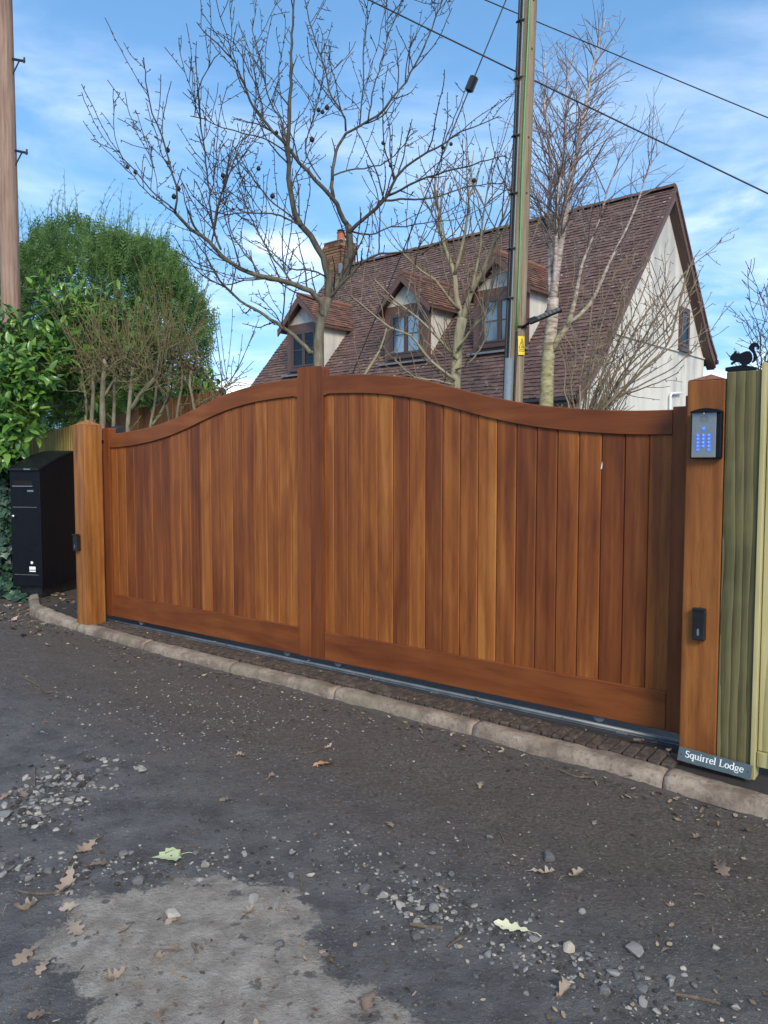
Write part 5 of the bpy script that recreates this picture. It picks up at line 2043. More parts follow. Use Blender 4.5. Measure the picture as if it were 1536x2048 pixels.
P = dict(seg=0.07, wob=0.15, up=0.05, rmin=0.0036, sp=[0.16, 0.2], ang=(25, 55), ratio=(0.3, 0.55), spur=0.14)
random.seed(3)
ST = []
for (bx, tx, ty) in [(1160, 1190, 560), (1170, 1230, 540), (1180, 1270, 505), (1185, 1300, 545), (1190, 1340, 560), (1195, 1372, 567), (1200, 1380, 600), (1205, 1390, 640), (1210, 1350, 660), (1175, 1210, 620), (1165, 1180, 640), (1150, 1140, 640), (1200, 1300, 610), (1208, 1395, 560), (1215, 1400, 500), (1140, 1120, 690), (1190, 1250, 600)]:
    c = 0.35
    mid = [(bx + (tx - bx) * 0.25 + random.uniform(-8, 8), 815 + (ty - 815) * 0.28), (bx + (tx - bx) * 0.6 + random.uniform(-12, 12), 815 + (ty - 815) * 0.6)]
    ST.append(([(bx, 818)] + mid + [(tx, ty)], 8.4 + random.uniform(-.4, .4), 8.6 + random.uniform(-.9, .9), random.uniform(.011, .019)))
ST.append(([(1205, 818), (1278, 748), (1334, 690), (1360, 600), (1380, 530)], 8.2, 8.2, .024))
ST.append(([(1215, 805), (1290, 765), (1350, 735), (1390, 690), (1405, 680)], 8.1, 7.9, .015))
fan_shrub('bare_shrub', 'twiggy bare shrub fanning out in front of the cream house gable', 'shrub', (1185, 840), 8.4, ST, 'pale_twig', 'pale_twig', P, 5.0, 1, 3)
# bush beyond the right-hand fence
ST = []
for (bx, tx, ty) in [(1520, 1515, 640), (1530, 1540, 620), (1545, 1570, 620), (1525, 1500, 680), (1555, 1600, 640), (1535, 1525, 660)]:
    ST.append(([(bx, 770), ((bx + tx) / 2 + random.uniform(-6, 6), (770 + ty) / 2), (tx, ty)], 9.0, 9.0 + random.uniform(-.8, .8), .012))
fan_shrub('bare_bush', 'tangled brown bare bush showing behind the squirrel ornament', 'shrub', (1525, 850), 9.0, ST, 'bramble_twig', 'bramble_twig', dict(P, rmin=0.004), 11, 1, 8)


def build_pollard():
    random.seed(14)
    Y = 8.9
    base = at(270, 900, Y); base.z = 0.03
    T = thing('pruned_shrub', 'many-stemmed pruned shrub with knobbly heads and thin upright green-brown shoots', 'shrub', Matrix.Translation(base))
    stems = [
        ([(184, 900), (184, 841), (186, 790), (187, 735)], 8.9, 9.0, .034), ([(203, 900), (204, 844), (205, 780), (210, 718)], 8.9, 8.8, .050),
        ([(205, 800), (225, 765), (245, 745)], 8.85, 8.7, .024), ([(226, 900), (227, 850), (229, 763), (222, 709)], 8.9, 9.1, .030),
        ([(252, 920), (255, 865), (264, 754), (268, 725)], 8.7, 8.6, .036), ([(258, 825), (280, 790), (314, 751)], 8.68, 8.5, .034),
        ([(297, 920), (300, 856), (312, 790), (314, 739), (323, 690)], 8.8, 8.9, .026), ([(305, 850), (330, 810), (338, 760), (345, 715)], 8.8, 9.1, .022),
        ([(350, 900), (353, 838), (362, 780), (366, 730)], 9.0, 9.1, .024), ([(392, 880), (389, 819), (380, 770), (384, 735)], 9.0, 9.0, .026),
        ([(392, 815), (420, 795), (445, 782)], 9.0, 8.8, .014), ([(165, 900), (172, 800), (160, 730)], 9.0, 9.1, .022), ([(338, 860), (330, 800), (300, 740)], 9.1, 9.3, .020),
    ]
    lm, tw, kn = MB(), MB(), MB()
    P = dict(seg=0.10, wob=0.06, up=0.035, rmin=0.0042, sp=[0.3], ang=(12, 30), ratio=(0.4, 0.7), spur=0.16)
    PD = dict(seg=0.05, wob=0.3, up=0.0, rmin=0.004, sp=[0.1], ang=(30, 70), ratio=(0.4, 0.7), spur=0.08)
    for px, y0, y1, r in stems:
        path = pxpath(px, y0, y1, 0.10)
        path = [p + rv() * 0.007 for p in path]
        lm.tube(path, taper(len(path), r * 0.8, r * 0.56), 8)
        end = path[-1]
        kn = MB()
        for _ in range(9):
            q = end + rv() * 0.026
            s = random.uniform(0.016, 0.030)
            kn.tube([q - Vector((0, 0, s)), q, q + Vector((0, 0, s))], [s * .4, s, s * .5], 6)
        localise(kn, base).build('pruned_head', 'bramble_twig', T, smooth=True)
        for _ in range(10):
            d = Vector((random.gauss(0, 0.42), random.gauss(0, 0.42), 1)).normalized()
            grow(tw, end + rv() * 0.11, d, random.uniform(0.35, 1.0), random.uniform(.004, .0065), 1 if random.random() < .35 else 0, P)
        for _ in range(22):
            d = Vector((random.gauss(0, 0.8), random.gauss(0, 0.6), random.gauss(0.1, .6))).normalized()
            grow(tw, end + rv() * 0.12, d, random.uniform(0.12, 0.45), .0055, 0, PD)
        dress(tw, path, [r] * len(path), PD, 7, 0.25, (0.15, 0.5), 0.2, 0, 0.8)
    localise(lm, base).build('stems', 'shrub_bark', T, smooth=True)
    tag(localise(tw, base).build('shoots', 'whip_bark', T), kind='stuff')


build_pollard()


# ------------------------------------------------------------------ EVERGREENS
def build_conifer():
    random.seed(31)
    c = at(195, 640, 13.2)
    base = Vector((c.x, c.y, 0.03))
    T = thing('conifer_tree', 'broad clipped green conifer with feathery top shoots behind the pruned shrub', 'tree', Matrix.Translation(base))
    m = MB(); m.tube([(0, 0, 0), (0, 0, 1.5), (0.1, 0, 3.2)], [.16, .13, .07], 10); m.build('trunk', 'bramble_twig', T)
    rx, ry, zc, rz = 1.76, 1.6, 3.2, 2.08
    F = MB()
    def surf(u, v):
        d = Vector((math.cos(u) * math.sin(v), math.sin(u) * math.sin(v), math.cos(v)))
        k = 1 + 0.10 * noise.noise(d * 2.2) + 0.09 * noise.noise(d * 5.5 + Vector((3, 1, 2)))
        pw = 0.78
        sg = lambda a: math.copysign(abs(a) ** pw, a)
        return Vector((sg(d.x) * rx * k, sg(d.y) * ry * k, zc + sg(d.z) * rz * k - 0.0)), d
    def spray(p, d, s, r):
        d = d.normalized()
        a = d.cross(rv()).normalized(); 
        vs, fs = [p], []
        for k in range(4):
            t = (k + 0.5) / 4
            q = p + d * s * t
            for sg in (-1, 1):
                e = q + (d * 0.7 + a * sg * 0.75) * s * 0.45 * (1.1 - t * 0.7) + rv() * s * 0.05
                o = len(vs)
                vs += [q - d * s * 0.05, e, q + d * s * 0.07]
                fs.append((o, o + 1, o + 2))
        F.add(vs, fs, r)
    for i in range(31000):
        u = random.uniform(0, 2 * math.pi)
        if math.sin(u) > 0.35 and random.random() < 0.75: continue
        v = math.acos(random.uniform(-0.95, 1))
        p, d = surf(u, v)
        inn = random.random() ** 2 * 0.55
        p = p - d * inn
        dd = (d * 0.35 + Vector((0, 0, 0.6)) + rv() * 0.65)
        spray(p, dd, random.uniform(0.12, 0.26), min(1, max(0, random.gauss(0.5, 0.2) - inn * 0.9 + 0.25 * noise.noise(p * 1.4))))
    for i in range(260):
        u = random.uniform(0, 2 * math.pi)
        v = math.acos(random.uniform(0.25, 1))
        p, d = surf(u, v)
        L = random.uniform(0.15, 0.62)
        bend = Vector((random.uniform(-.3, .6), random.uniform(-.2, .2), 0))
        pts = [p + (d * 0.3 + Vector((0, 0, 1)) + bend * t * t) * L * t for t in [k / 7 for k in range(8)]]
        F.tube(pts, taper(8, .007, .002), 3, cap=False, r=0.35)
        for k in range(1, 8):
            for _ in range(2):
                spray(pts[k], (pts[k] - pts[k - 1]).normalized() + rv() * 0.6 - Vector((0, 0, .2)), 0.10 * (1.2 - k / 9), random.uniform(.4, .8))
    tag(F.build('foliage', 'conifer', T, attr=True), kind='stuff')
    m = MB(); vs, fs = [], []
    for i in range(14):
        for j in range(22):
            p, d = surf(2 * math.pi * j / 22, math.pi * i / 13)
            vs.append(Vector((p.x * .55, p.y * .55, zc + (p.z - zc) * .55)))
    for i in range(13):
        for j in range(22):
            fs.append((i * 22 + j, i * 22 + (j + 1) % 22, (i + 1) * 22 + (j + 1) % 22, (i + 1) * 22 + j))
    m.add(vs, fs); m.build('shade_filler', 'shade_core', T)  # added dark blob, stands in for the shaded inside of the crown


build_conifer()


def leaf_shape(L, w, fold, curl, n=4, lob=None):
    """leaf along +x, returns verts, faces; thin with midrib fold"""
    vs, fs = [], []
    for i in range(n + 1):
        t = i / n
        ww = w * math.sin(math.pi * min(1, max(0, t ** 0.85))) ** 0.8 if 0 < t < 1 else 0.0
        z = -curl * t * t * L
        vs += [(t * L, -ww, z + fold * ww), (t * L, 0, z), (t * L, ww, z + fold * ww)]
    for i in range(n):
        a = i * 3
        fs += [(a, a + 3, a + 4, a + 1), (a + 1, a + 4, a + 5, a + 2)]
    return vs, fs


def leafy(T, base, leaves, shapes, mat_one, mat_mass, nm, nbig=300):
    """leaves: (pos, dir, up, scale). nearest ones are objects, the rest one mass"""
    meshes = []
    for vs, fs in shapes:
        b = MB(); b.add(vs, fs); meshes.append(b.mesh(nm, mat_one, smooth=True))
    leaves.sort(key=lambda l: (Vector(l[0]) - CC).length - 6 * l[3])
    M = MB()
    for k, (p, d, up, s) in enumerate(leaves):
        x = d.normalized(); z = (up - x * up.dot(x)).normalized(); y = z.cross(x)
        q = Matrix((x * s, y * s, z * s)).transposed().to_4x4(); q.translation = p - base
        j = random.randrange(len(shapes))
        if k < nbig:
            o = link(nm, meshes[j], T); o.matrix_local = q
        else:
            M.add([q @ Vector(v) for v in shapes[j][0]], shapes[j][1])
    if M.v:
        tag(M.build(nm + '_mass', mat_mass, T, attr=True, smooth=True), kind='stuff')


def build_laurel():
    random.seed(12)
    c = at(40, 760, 8.9)
    base = Vector((c.x, c.y, 0.03))
    T = thing('laurel_bush', 'big glossy-leaved laurel bush growing over the ivy and parcel box', 'bush', Matrix.Translation(base))
    shapes = [leaf_shape(0.15, 0.030, 0.35, 0.25), leaf_shape(0.165, 0.033, 0.2, 0.5), leaf_shape(0.135, 0.030, 0.5, 0.1), leaf_shape(0.15, 0.027, 0.3, -0.15)]
    leaves, br = [], MB()
    # blobs: pixel centre, depth, radius x,z
    blobs = [((-60, 740, 9.1), 0.75, 0.85, 60), ((20, 690, 9.0), 0.48, 0.42, 46), ((60, 740, 8.8), 0.50, 0.42, 60), ((110, 720, 9.2), 0.40, 0.50, 40), ((20, 840, 8.7), 0.42, 0.36, 44),
             ((48, 822, 8.9), 0.28, 0.24, 22), ((160, 640, 9.6), 0.55, 0.45, 44), ((240, 650, 9.5), 0.45, 0.5, 34), ((120, 600, 9.9), 0.5, 0.4, 34), ((310, 690, 9.4), 0.35, 0.35, 22),
             ((170, 780, 9.9), 0.6, 0.5, 30), ((300, 770, 9.9), 0.6, 0.35, 26), ((400, 770, 9.6), 0.35, 0.2, 14), ((5, 905, 8.5), 0.20, 0.16, 12), ((-40, 900, 8.6), 0.3, 0.3, 16)]
    for (px, py, Y), R, RZ_, n in blobs:
        cc = at(px, py, Y)
        for _ in range(n):
            d = rv()
            if d.y > 0.4: d.y *= -1
            tip = cc + Vector((d.x * R, d.y * R * 0.7, d.z * RZ_)) * random.uniform(0.72, 1.08)
            sd = (d + Vector((0, -0.1, 0.55)) + rv() * 0.35).normalized()
            sl_ = random.uniform(0.22, 0.42)
            st_ = tip - sd * sl_
            br.tube([cc.lerp(st_, 0.25), st_, tip], [.008, .005, .003], 4, cap=False)
            nl = random.randint(6, 9)
            ph = random.uniform(0, 6.28)
            a = sd.cross(Vector((0.2, 0.1, 1))).normalized(); b = sd.cross(a)
            for k in range(nl):
                t = 0.15 + 0.85 * k / (nl - 1)
                an = ph + k * 2.4
                out = a * math.cos(an) + b * math.sin(an)
                ld = (sd * (0.35 + 0.7 * t) + out * 0.8 + Vector((0, 0, -0.15))).normalized()
                leaves.append((st_ + sd * sl_ * t, ld, (sd + Vector((0, -0.3, 0.5))), random.uniform(0.62, 1.08)))
    leafy(T, base, leaves, shapes, 'laurel_leaf', 'laurel_mass', 'laurel_leaf')
    localise(br, base).build('branches', 'whip_bark', T)
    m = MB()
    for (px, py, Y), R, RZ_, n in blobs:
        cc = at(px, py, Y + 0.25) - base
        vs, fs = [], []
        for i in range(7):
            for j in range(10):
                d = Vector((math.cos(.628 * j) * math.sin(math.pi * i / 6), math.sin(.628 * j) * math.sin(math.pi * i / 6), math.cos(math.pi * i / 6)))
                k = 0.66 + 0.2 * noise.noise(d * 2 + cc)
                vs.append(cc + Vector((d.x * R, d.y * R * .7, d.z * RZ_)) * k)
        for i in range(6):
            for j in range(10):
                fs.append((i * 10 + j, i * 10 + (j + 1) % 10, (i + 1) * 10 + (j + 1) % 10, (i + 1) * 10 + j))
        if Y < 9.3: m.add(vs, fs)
    m.build('shade_filler', 'shade_core', T)  # added dark blobs behind the leaves, painted as interior shade
    m = MB()
    for k in range(5):
        a = Vector((random.uniform(-.7, .5), random.uniform(-.1, .3), 0))
        m.tube([a, a + Vector((random.uniform(-.2, .2), 0, 0.7)), a + Vector((random.uniform(-.3, .3), 0, 1.5))], [.045, .035, .025], 7)
    m.build('stems', 'bramble_twig', T, smooth=True)


build_laurel()


def build_ivy():
    random.seed(17)
    c = at(8, 1180, 8.9)
    base = Vector((c.x, c.y, 0.03))
    T = thing('ivy', 'dark ivy climbing a stump at the left of the parcel box', 'ivy', Matrix.Translation(base))
    out = [(0, 0), (0.10, 0.45), (0.30, 0.30), (0.42, 0.62), (0.62, 0.26), (1.0, 0.0)]
    shapes = []
    for q in range(3):
        vs = [(0.02, 0, 0)] + [(x * 0.085, y * 0.085, 0.006 * math.sin(x * 5 + q)) for x, y in out[1:]] + [(x * 0.085, -y * 0.085, 0.006 * math.cos(x * 4 + q)) for x, y in out[1:-1][::-1]]
        n = len(vs)
        fs = [(0, i, i + 1) for i in range(1, n - 1)]
        shapes.append((vs, fs))
    leaves = []
    for _ in range(1500):
        px = random.uniform(-70, 46); py = random.uniform(905, 1205)
        if py > 1120 and px > 40: continue
        Y = 8.95 - 0.15 * math.cos(px * 0.05) + random.uniform(-0.12, 0.12) - (0.25 if py > 1160 else 0)
        p = at(px, py, Y)
        if p.z < 0.07: p.z = 0.07 + random.random() * .1
        d = Vector((random.gauss(0, .55), random.gauss(-.3, .2), -1 + random.gauss(0, .5)))
        leaves.append((p, d, Vector((random.gauss(0, .25), -1, 0.55 + random.gauss(0, .3))), random.uniform(0.7, 1.25)))
    for _ in range(150):
        p = at(random.uniform(25, 62), random.uniform(1178, 1212), 8.4 + random.uniform(-.1, .3)); p.z = max(0.06, p.z)
        leaves.append((p, Vector((random.gauss(0, .5), -.4, -0.6)), Vector((random.gauss(0, .3), -.7, .7)), random.uniform(.7, 1.1)))
    leafy(T, base, leaves, shapes, 'ivy_leaf', 'ivy_mass', 'ivy_leaf')
    m = MB()
    for x in (-0.45, -0.1, 0.13):
        m.tube([(x, 0.05, 0), (x + .03, 0.08, .5), (x - .02, .1, 1.1), (x, .1, 1.75)], [.07, .06, .05, .04], 8)
    m.build('stems', 'bramble_twig', T, smooth=True)
    m = MB(); m.box(-0.9, 0.17, 0.14, 0.3, 0.0, 1.7, c=0.05); m.build('shade_filler', 'shade_core', T)  # added dark box, its colour stands in for shade behind the ivy


build_ivy()


# ------------------------------------------------------------------ LITTER ON THE LANE
OAK = [(0.0, 0.012), (0.10, 0.03), (0.16, 0.12), (0.24, 0.13), (0.28, 0.07), (0.36, 0.09), (0.42, 0.22), (0.51, 0.24), (0.55, 0.13), (0.62, 0.14), (0.68, 0.26), (0.77, 0.25), (0.80, 0.13), (0.87, 0.13), (0.93, 0.16), (1.0, 0.05), (1.02, 0.0)]
MAPLE = [(0.0, 0.01), (0.14, 0.02), (0.10, 0.22), (0.20, 0.26), (0.30, 0.50), (0.40, 0.36), (0.52, 0.44), (0.55, 0.24), (0.72, 0.26), (0.74, 0.12), (1.0, 0.0)]


def leaf_mesh(name, out, mat, curl, seed):
    rng_ = random.Random(seed)
    def zf(x, y):
        a = rng_ph
        return curl * (abs(y) ** 1.3 * 1.2 + 0.35 * (x - 0.5) ** 2 + 0.10 * math.sin(6 * x + a) + 0.12 * math.sin(9 * y + 4 * x + a))
    rng_ph = rng_.uniform(0, 6)
    vs, fs = [], []
    n = len(out)
    for x, y in out:
        w1, w2 = rng_.uniform(0.82, 1.15), rng_.uniform(0.82, 1.15)
        for k in (-1, -0.5, 0, 0.5, 1):
            yy = y * k * (w1 if k < 0 else w2)
            vs.append((x - 0.5, yy, zf(x, yy)))
    for i in range(n - 1):
        for k in range(4):
            a = i * 5 + k
            fs.append((a, a + 5, a + 6, a + 1))
    zmin = sorted(v[2] for v in vs)[len(vs) // 6]
    vs = [(x, y, z - zmin) for x, y, z in vs]
    b = MB(); b.add(vs, fs)
    b.tube([(-0.5, 0, vs[2][2]), (-0.66, 0.02, vs[2][2] + 0.02), (-0.8, 0.06, 0.0)], [.012, .010, .012], 4)
    return b.mesh(name, mat, smooth=True)


random.seed(77)
dry = [leaf_mesh('oak_leaf', OAK, 'dry_leaf', c, s) for s, c in enumerate((0.3, 0.7, 1.1, 0.5, 0.9, 1.3, 0.4))]


def lay_leaf(px, py, size, me, name, label, group, z=None, tilt=0.25, ang=None):
    p = lane_pt(px, py) if z is None else onz(px, py, z)
    dist = (p - CC).length
    s = size * dist / FPX
    o = link(name, me)
    o.rotation_euler = (random.uniform(-tilt, tilt), random.uniform(-tilt, tilt), random.uniform(0, 6.28) if ang is None else ang)
    o.location = p + Vector((0, 0, 0.004 + 0.10 * s * tilt))
    o.scale = (s, s, s)
    tag(o, label, 'leaf', group)
    return o




def where(x, y):
    p = onz(x, y, 0)
    if gate_n(p.x, p.y) < 0.55: return 'at the foot of the kerb'
    if x < 240 and y < 1660: return 'in the gravel heap on the far lane edge'
    if x < 300 and y < 1800: return 'among the gravel beside the green lobed leaf'
    if 90 < x < 660 and y > 1775: return 'on the bare pale concrete patch'
    if 740 < x < 1130 and 1740 < y < 1960: return 'in the gravel streak round the yellow leaf'
    if x > 1100 and y > 1850: return 'on the gravelly lane beyond the yellow leaf'
    return 'on the open dark mud of the lane'


for (x, y, s) in [(1085, 1742, 46), (1148, 1750, 48), (960, 1564, 30), (1370, 1588, 34), (1389, 1673, 30), (1442, 1734, 52), (778, 1641, 30), (881, 1777, 34), (1124, 1996, 38), (1336, 1812, 20), (858, 1436, 24), (1010, 1484, 24), (92, 1385, 22), (539, 1550, 22), (453, 1590, 28), (173, 1696, 48), (198, 1728, 42), (136, 1765, 62), (49, 1822, 48), (134, 1822, 44), (148, 1860, 58), (247, 1869, 40), (495, 1830, 36), (54, 1916, 52), (89, 1941, 40), (232, 1963, 40), (82, 2035, 42), (346, 1847, 30), (346, 1904, 44), (317, 1926, 32), (648, 1909, 28), (737, 2013, 48), (322, 2033, 30), (45, 1592, 32), (10, 1597, 28), (482, 1506, 22), (658, 1488, 24), (95, 1292, 20), (205, 1262, 20), (260, 1330, 16), (30, 1240, 18), (90, 1250, 18), (120, 1242, 16), (14, 1215, 18), (320, 1322, 14), (1230, 1512, 18), (1060, 1500, 16), (590, 1360, 12), (410, 1352, 14), (1330, 1905, 18), (1190, 1640, 18), (905, 1470, 14), (60, 1222, 16), (1400, 1790, 22)]:
    lay_leaf(x, y, s * 0.92, random.choice(dry), 'oak_leaf', ('large ' if s >= 40 else '') + 'dry brown oak leaf lying ' + where(x, y), ('large ' if s >= 40 else '') + 'dry oak leaves ' + where(x, y))
for (x, y, s) in [(1285, 1483, 32), (954, 1398, 16), (620, 1322, 12), (1338, 1500, 20), (430, 1284, 10)]:
    lay_leaf(x, y, s, dry[0], 'oak_leaf', 'dry pale oak leaf caught between the kerb and the gate rail', 'oak leaves at the gate threshold', z=0.084, tilt=0.06)
lay_leaf(1025, 1861, 66, leaf_mesh('oak_leaf', OAK, 'yellow_leaf', 0.15, 91), 'oak_leaf', 'bright pale yellow oak leaf lying among the gravel', None, ang=2.7, tilt=0.1)
lay_leaf(335, 1708, 58, leaf_mesh('lobed_leaf', MAPLE, 'green_leaf', 0.15, 92), 'lobed_leaf', 'pale green lobed leaf with long stalk on the dark lane', None, ang=3.5, tilt=0.08)
lay_leaf(645, 1522, 44, leaf_mesh('oak_leaf', OAK, 'orange_leaf', 0.4, 93), 'oak_leaf', 'orange-tan oak leaf lying alone on the mud in front of the gate', None, ang=0.2)
lay_leaf(1275, 1562, 48, leaf_mesh('oak_leaf', OAK, 'grey_leaf', 0.5, 94), 'oak_leaf', 'bleached grey oak leaf at the foot of the kerb near the sign', None, ang=2.9)


def stone_mesh(name, mat, seed, flat=0.75, sub=2):
    import bmesh
    bm = bmesh.new()
    bmesh.ops.create_icosphere(bm, subdivisions=sub, radius=0.5)
    r = random.Random(seed)
    off = Vector((r.uniform(-9, 9), r.uniform(-9, 9), r.uniform(-9, 9)))
    planes = [(Vector((r.gauss(0, 1), r.gauss(0, 1), r.gauss(0, 1))).normalized(), r.uniform(0.18, 0.36)) for _ in range(11)]
    for v in bm.verts:
        c = v.co.copy()
        for n, d in planes:
            k = c.dot(n)
            if k > d: c -= n * (k - d)
        c *= 1.2 + 0.08 * noise.noise(v.co * 3 + off)
        v.co = Vector((c.x * 1.15, c.y, c.z * flat))
    me = bpy.data.meshes.new(name)
    bm.to_mesh(me); bm.free()
    me.materials.append(MAT[mat])
    return me


SM = [stone_mesh('stone', 'stone', s, f) for s, f in enumerate((0.8, 0.6, 0.7, 0.9, 0.5, 0.75))]
STONES = [(1097, 1711, 24), (1265, 1908, 30), (800, 1815, 24), (866, 1823, 20), (841, 1820, 18), (765, 1790, 18), (1273, 1959, 18), (1286, 1984, 19), (1285, 2012, 19), (1136, 1905, 22), (1068, 1886, 19), (1174, 1916, 14), (1210, 1989, 24), (1316, 2032, 18), (1341, 1962, 15), (1341, 1972, 16), (1470, 2030, 19), (836, 1878, 22), (833, 1845, 16), (871, 1845, 17), (886, 1792, 19), (904, 1744, 16), (866, 1701, 15), (977, 1666, 14), (975, 1916, 15), (1227, 1951, 20), (1528, 1638, 14), (1164, 1829, 13), (950, 1960, 12), (1053, 1996, 11), (790, 1795, 15), (947, 1810, 14), (962, 1865, 15), (820, 1800, 14), (828, 1767, 13), (1387, 1974, 12), (728, 1777, 24), (623, 1746, 16), (583, 1748, 15), (549, 1815, 20), (507, 1804, 20), (349, 1832, 30), (560, 1893, 22), (250, 1705, 19), (284, 1539, 24), (275, 1763, 22), (242, 1748, 16), (101, 1741, 16), (57, 1758, 16), (20, 1736, 15), (5, 1750, 15), (37, 1736, 14), (10, 1632, 22), (134, 1602, 20), (163, 1558, 17), (148, 1595, 18), (99, 1617, 19), (621, 1694, 13), (584, 1696, 13), (408, 1728, 17), (391, 1701, 13), (487, 1701, 13), (50, 1560, 14), (75, 1640, 16), (200, 2008, 13), (1110, 1668, 10), (1430, 1900, 12)]
for k, (x, y, s) in enumerate(STONES):
    p = lane_pt(x, y)
    sc = s * 1.02 * (p - CC).length / FPX
    o = link('stone', SM[k % 6])
    o.scale = (sc, sc * random.uniform(.75, 1), sc)
    o.rotation_euler = (random.uniform(-.4, .4), random.uniform(-.4, .4), random.uniform(0, 6.28))
    o.location = p + Vector((0, 0, sc * 0.16))
    w_ = where(x, y)
    big = 'big ' if s >= 22 else ('small ' if s < 15 else '')
    tag(o, f'loose {big}flint stone lying {w_}', 'stone', f'{big}stones {w_}')


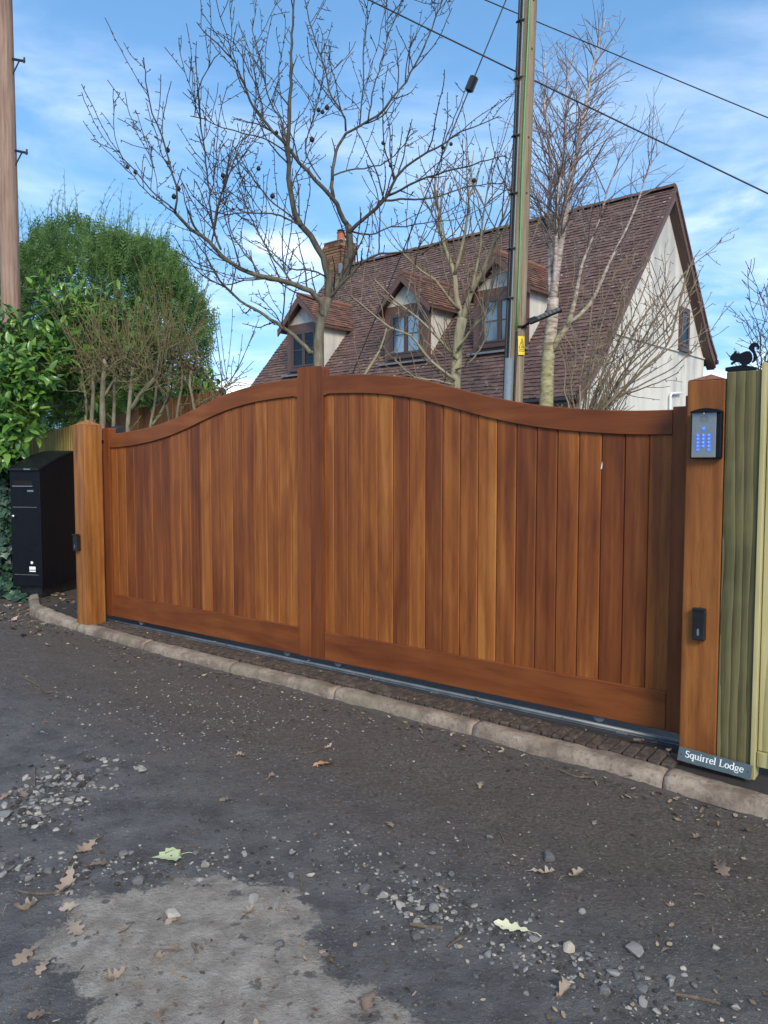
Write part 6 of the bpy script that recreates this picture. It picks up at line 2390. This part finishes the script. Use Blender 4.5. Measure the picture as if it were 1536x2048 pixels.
def build_gravel():
    random.seed(55)
    ico = stone_mesh('tmp', 'gravel', 3, 0.7, 1)
    shapes = []
    for s in range(8):
        me = stone_mesh('tmp', 'gravel', 100 + s, 0.5, 1)
        shapes.append(([v.co.copy() for v in me.vertices], [tuple(p.vertices) for p in me.polygons]))
        bpy.data.meshes.remove(me)
    bpy.data.meshes.remove(ico)
    G, D = MB(), MB()
    spots = []
    def zone(cx, cy, sx, sy, n, lo, hi, rot=0.0):
        for _ in range(n):
            a, b = random.gauss(0, 1), random.gauss(0, 1)
            x = cx + a * sx * math.cos(rot) - b * sy * math.sin(rot); y = cy + a * sx * math.sin(rot) + b * sy * math.cos(rot)
            spots.append((x, y, lo + (hi - lo) * random.random() ** 2))
    zone(110, 1580, 65, 26, 330, 4, 17, -0.35)
    zone(50, 1625, 40, 16, 120, 5, 18)
    zone(150, 1740, 110, 22, 190, 4, 15)
    zone(440, 1725, 110, 30, 120, 3, 12)
    zone(840, 1800, 55, 45, 230, 4, 15, 0.5)
    zone(1010, 1880, 110, 30, 260, 4, 14, 0.35)
    zone(1230, 1980, 130, 40, 260, 3, 13, 0.35)
    zone(680, 1700, 90, 30, 130, 3, 11, 0.3)
    zone(950, 1720, 130, 60, 150, 2, 8)
    zone(400, 1430, 150, 45, 420, 2, 7)
    zone(600, 1450, 130, 35, 300, 2, 6)
    zone(250, 1420, 120, 50, 200, 2, 7)
    zone(1250, 1800, 200, 110, 180, 2, 7)
    zone(400, 1930, 170, 80, 120, 2, 8)
    for _ in range(1300):
        spots.append((random.uniform(-40, 1580), random.uniform(1290, 2070), 1.5 + 5 * random.random() ** 3))
    for x, y, s in spots:
        if y < 1240 or y > 2120: continue
        p = onz(x, y, 0)
        if gate_n(p.x, p.y) < 0.22: continue
        p.z = lane_z(p.x, p.y)
        sc = s * (p - CC).length / FPX
        vs, fs = random.choice(shapes)
        R = Matrix.Rotation(random.uniform(0, 6.28), 3, 'Z') @ Matrix.Rotation(random.uniform(-.5, .5), 3, 'X')
        q = [p + R @ (v * sc) + Vector((0, 0, sc * 0.06)) for v in vs]
        (D if random.random() < 0.30 else G).add(q, fs)
    tag(G.build('gravel', 'gravel', attr=True), kind='stuff')
    tag(D.build('mud_crumbs', 'mud_clod'), kind='stuff')
    # twigs, one by one
    for pts, r in [([(205, 1668), (150, 1705), (118, 1770)], .0035), ([(395, 1685), (360, 1692), (330, 1703)], .0022), ([(70, 1540), (69, 1575)], .004), ([(1350, 1998), (1380, 2005), (1420, 2012), (1440, 2020)], .004), ([(820, 1850), (850, 1858), (885, 1860)], .005), ([(895, 1895), (925, 1880)], .004), ([(600, 1500), (630, 1497), (655, 1485)], .003), ([(30, 1782), (70, 1790), (150, 1785)], .003), ([(1120, 1540), (1150, 1552), (1190, 1556)], .004), ([(600, 1745), (605, 1785)], .003), ([(385, 1895), (395, 1915)], .005), ([(40, 1350), (80, 1372)], .004), ([(1000, 1655), (1010, 1680)], .003)]:
        P_ = [lane_pt(x, y) + Vector((0, 0, r * 0.9 + random.uniform(0, .004))) for x, y in pts]
        m = MB(); m.tube([p - P_[0] for p in (spline(P_, .03) if len(P_) > 2 else P_)], r, 5)
        o = m.build('fallen_twig', 'fallen_twig'); o.location = P_[0]
        tag(o, 'thin fallen brown twig lying on the lane', 'twig', 'fallen twigs on the lane')
    p = lane_pt(1340, 1573)
    m = MB(); m.tube([(0, 0, .005), (.04, .01, .005)], .0042, 8); o = m.build('cigarette_end', 'white_paint'); o.location = p
    tag(o, 'white cigarette end lying by the kerb near the sign', 'litter')


build_gravel()


def build_litter():
    random.seed(66)
    L = MB()
    def bit(p, s):
        a = random.uniform(0, 6.28)
        M = Matrix.Translation(p) @ Matrix.Rotation(a, 4, 'Z') @ Matrix.Rotation(random.uniform(-.5, .5), 4, 'X') @ Matrix.Rotation(random.uniform(-.4, .4), 4, 'Y')
        k = random.uniform(.3, .7)
        vs = [(-s, 0, 0), (-s * .3, -s * k, s * .15), (s * .6, -s * k * .7, s * .05), (s, s * .1, s * .2), (s * .3, s * k, 0.0), (-s * .5, s * k * .8, s * .12)]
        L.add([M @ Vector(v) for v in vs], [(0, 1, 2, 5), (2, 3, 4, 5)])
    for _ in range(420):                       # drifted against the kerb
        u = random.uniform(-0.8, 6.6)
        p = gpt(-u, kerb_y(-u) - 0.085 - abs(random.gauss(0, 0.10)), 0)
        p.z = lane_z(p.x, p.y) + 0.008
        bit(p, random.uniform(0.006, 0.020))
    for _ in range(330):                       # on the verge by the parcel box
        p = gpt(-random.uniform(5.35, 8.2), 0, 0)
        u = -(GM.inverted() @ p).x
        p = gpt(-u, kerb_y(-u) + random.uniform(-0.5, 0.45), 0.056)
        q = GM.inverted() @ p
        if q.y < kerb_y(-u) - 0.06: p.z = lane_z(p.x, p.y) + 0.008
        bit(p, random.uniform(0.012, 0.040))
    for _ in range(140):                       # between kerb and track
        u = random.uniform(0, 5.1)
        bit(gpt(-u, random.uniform(kerb_y(-u) + 0.06, 0.2), 0.088), random.uniform(0.005, 0.012))
    for _ in range(420):
        p = lane_pt(random.uniform(-30, 1560), random.uniform(1330, 2060)); p.z += 0.006
        bit(p, random.uniform(0.004, 0.012))
    tag(L.build('leaf_litter', 'litter', attr=True), kind='stuff')


build_litter()
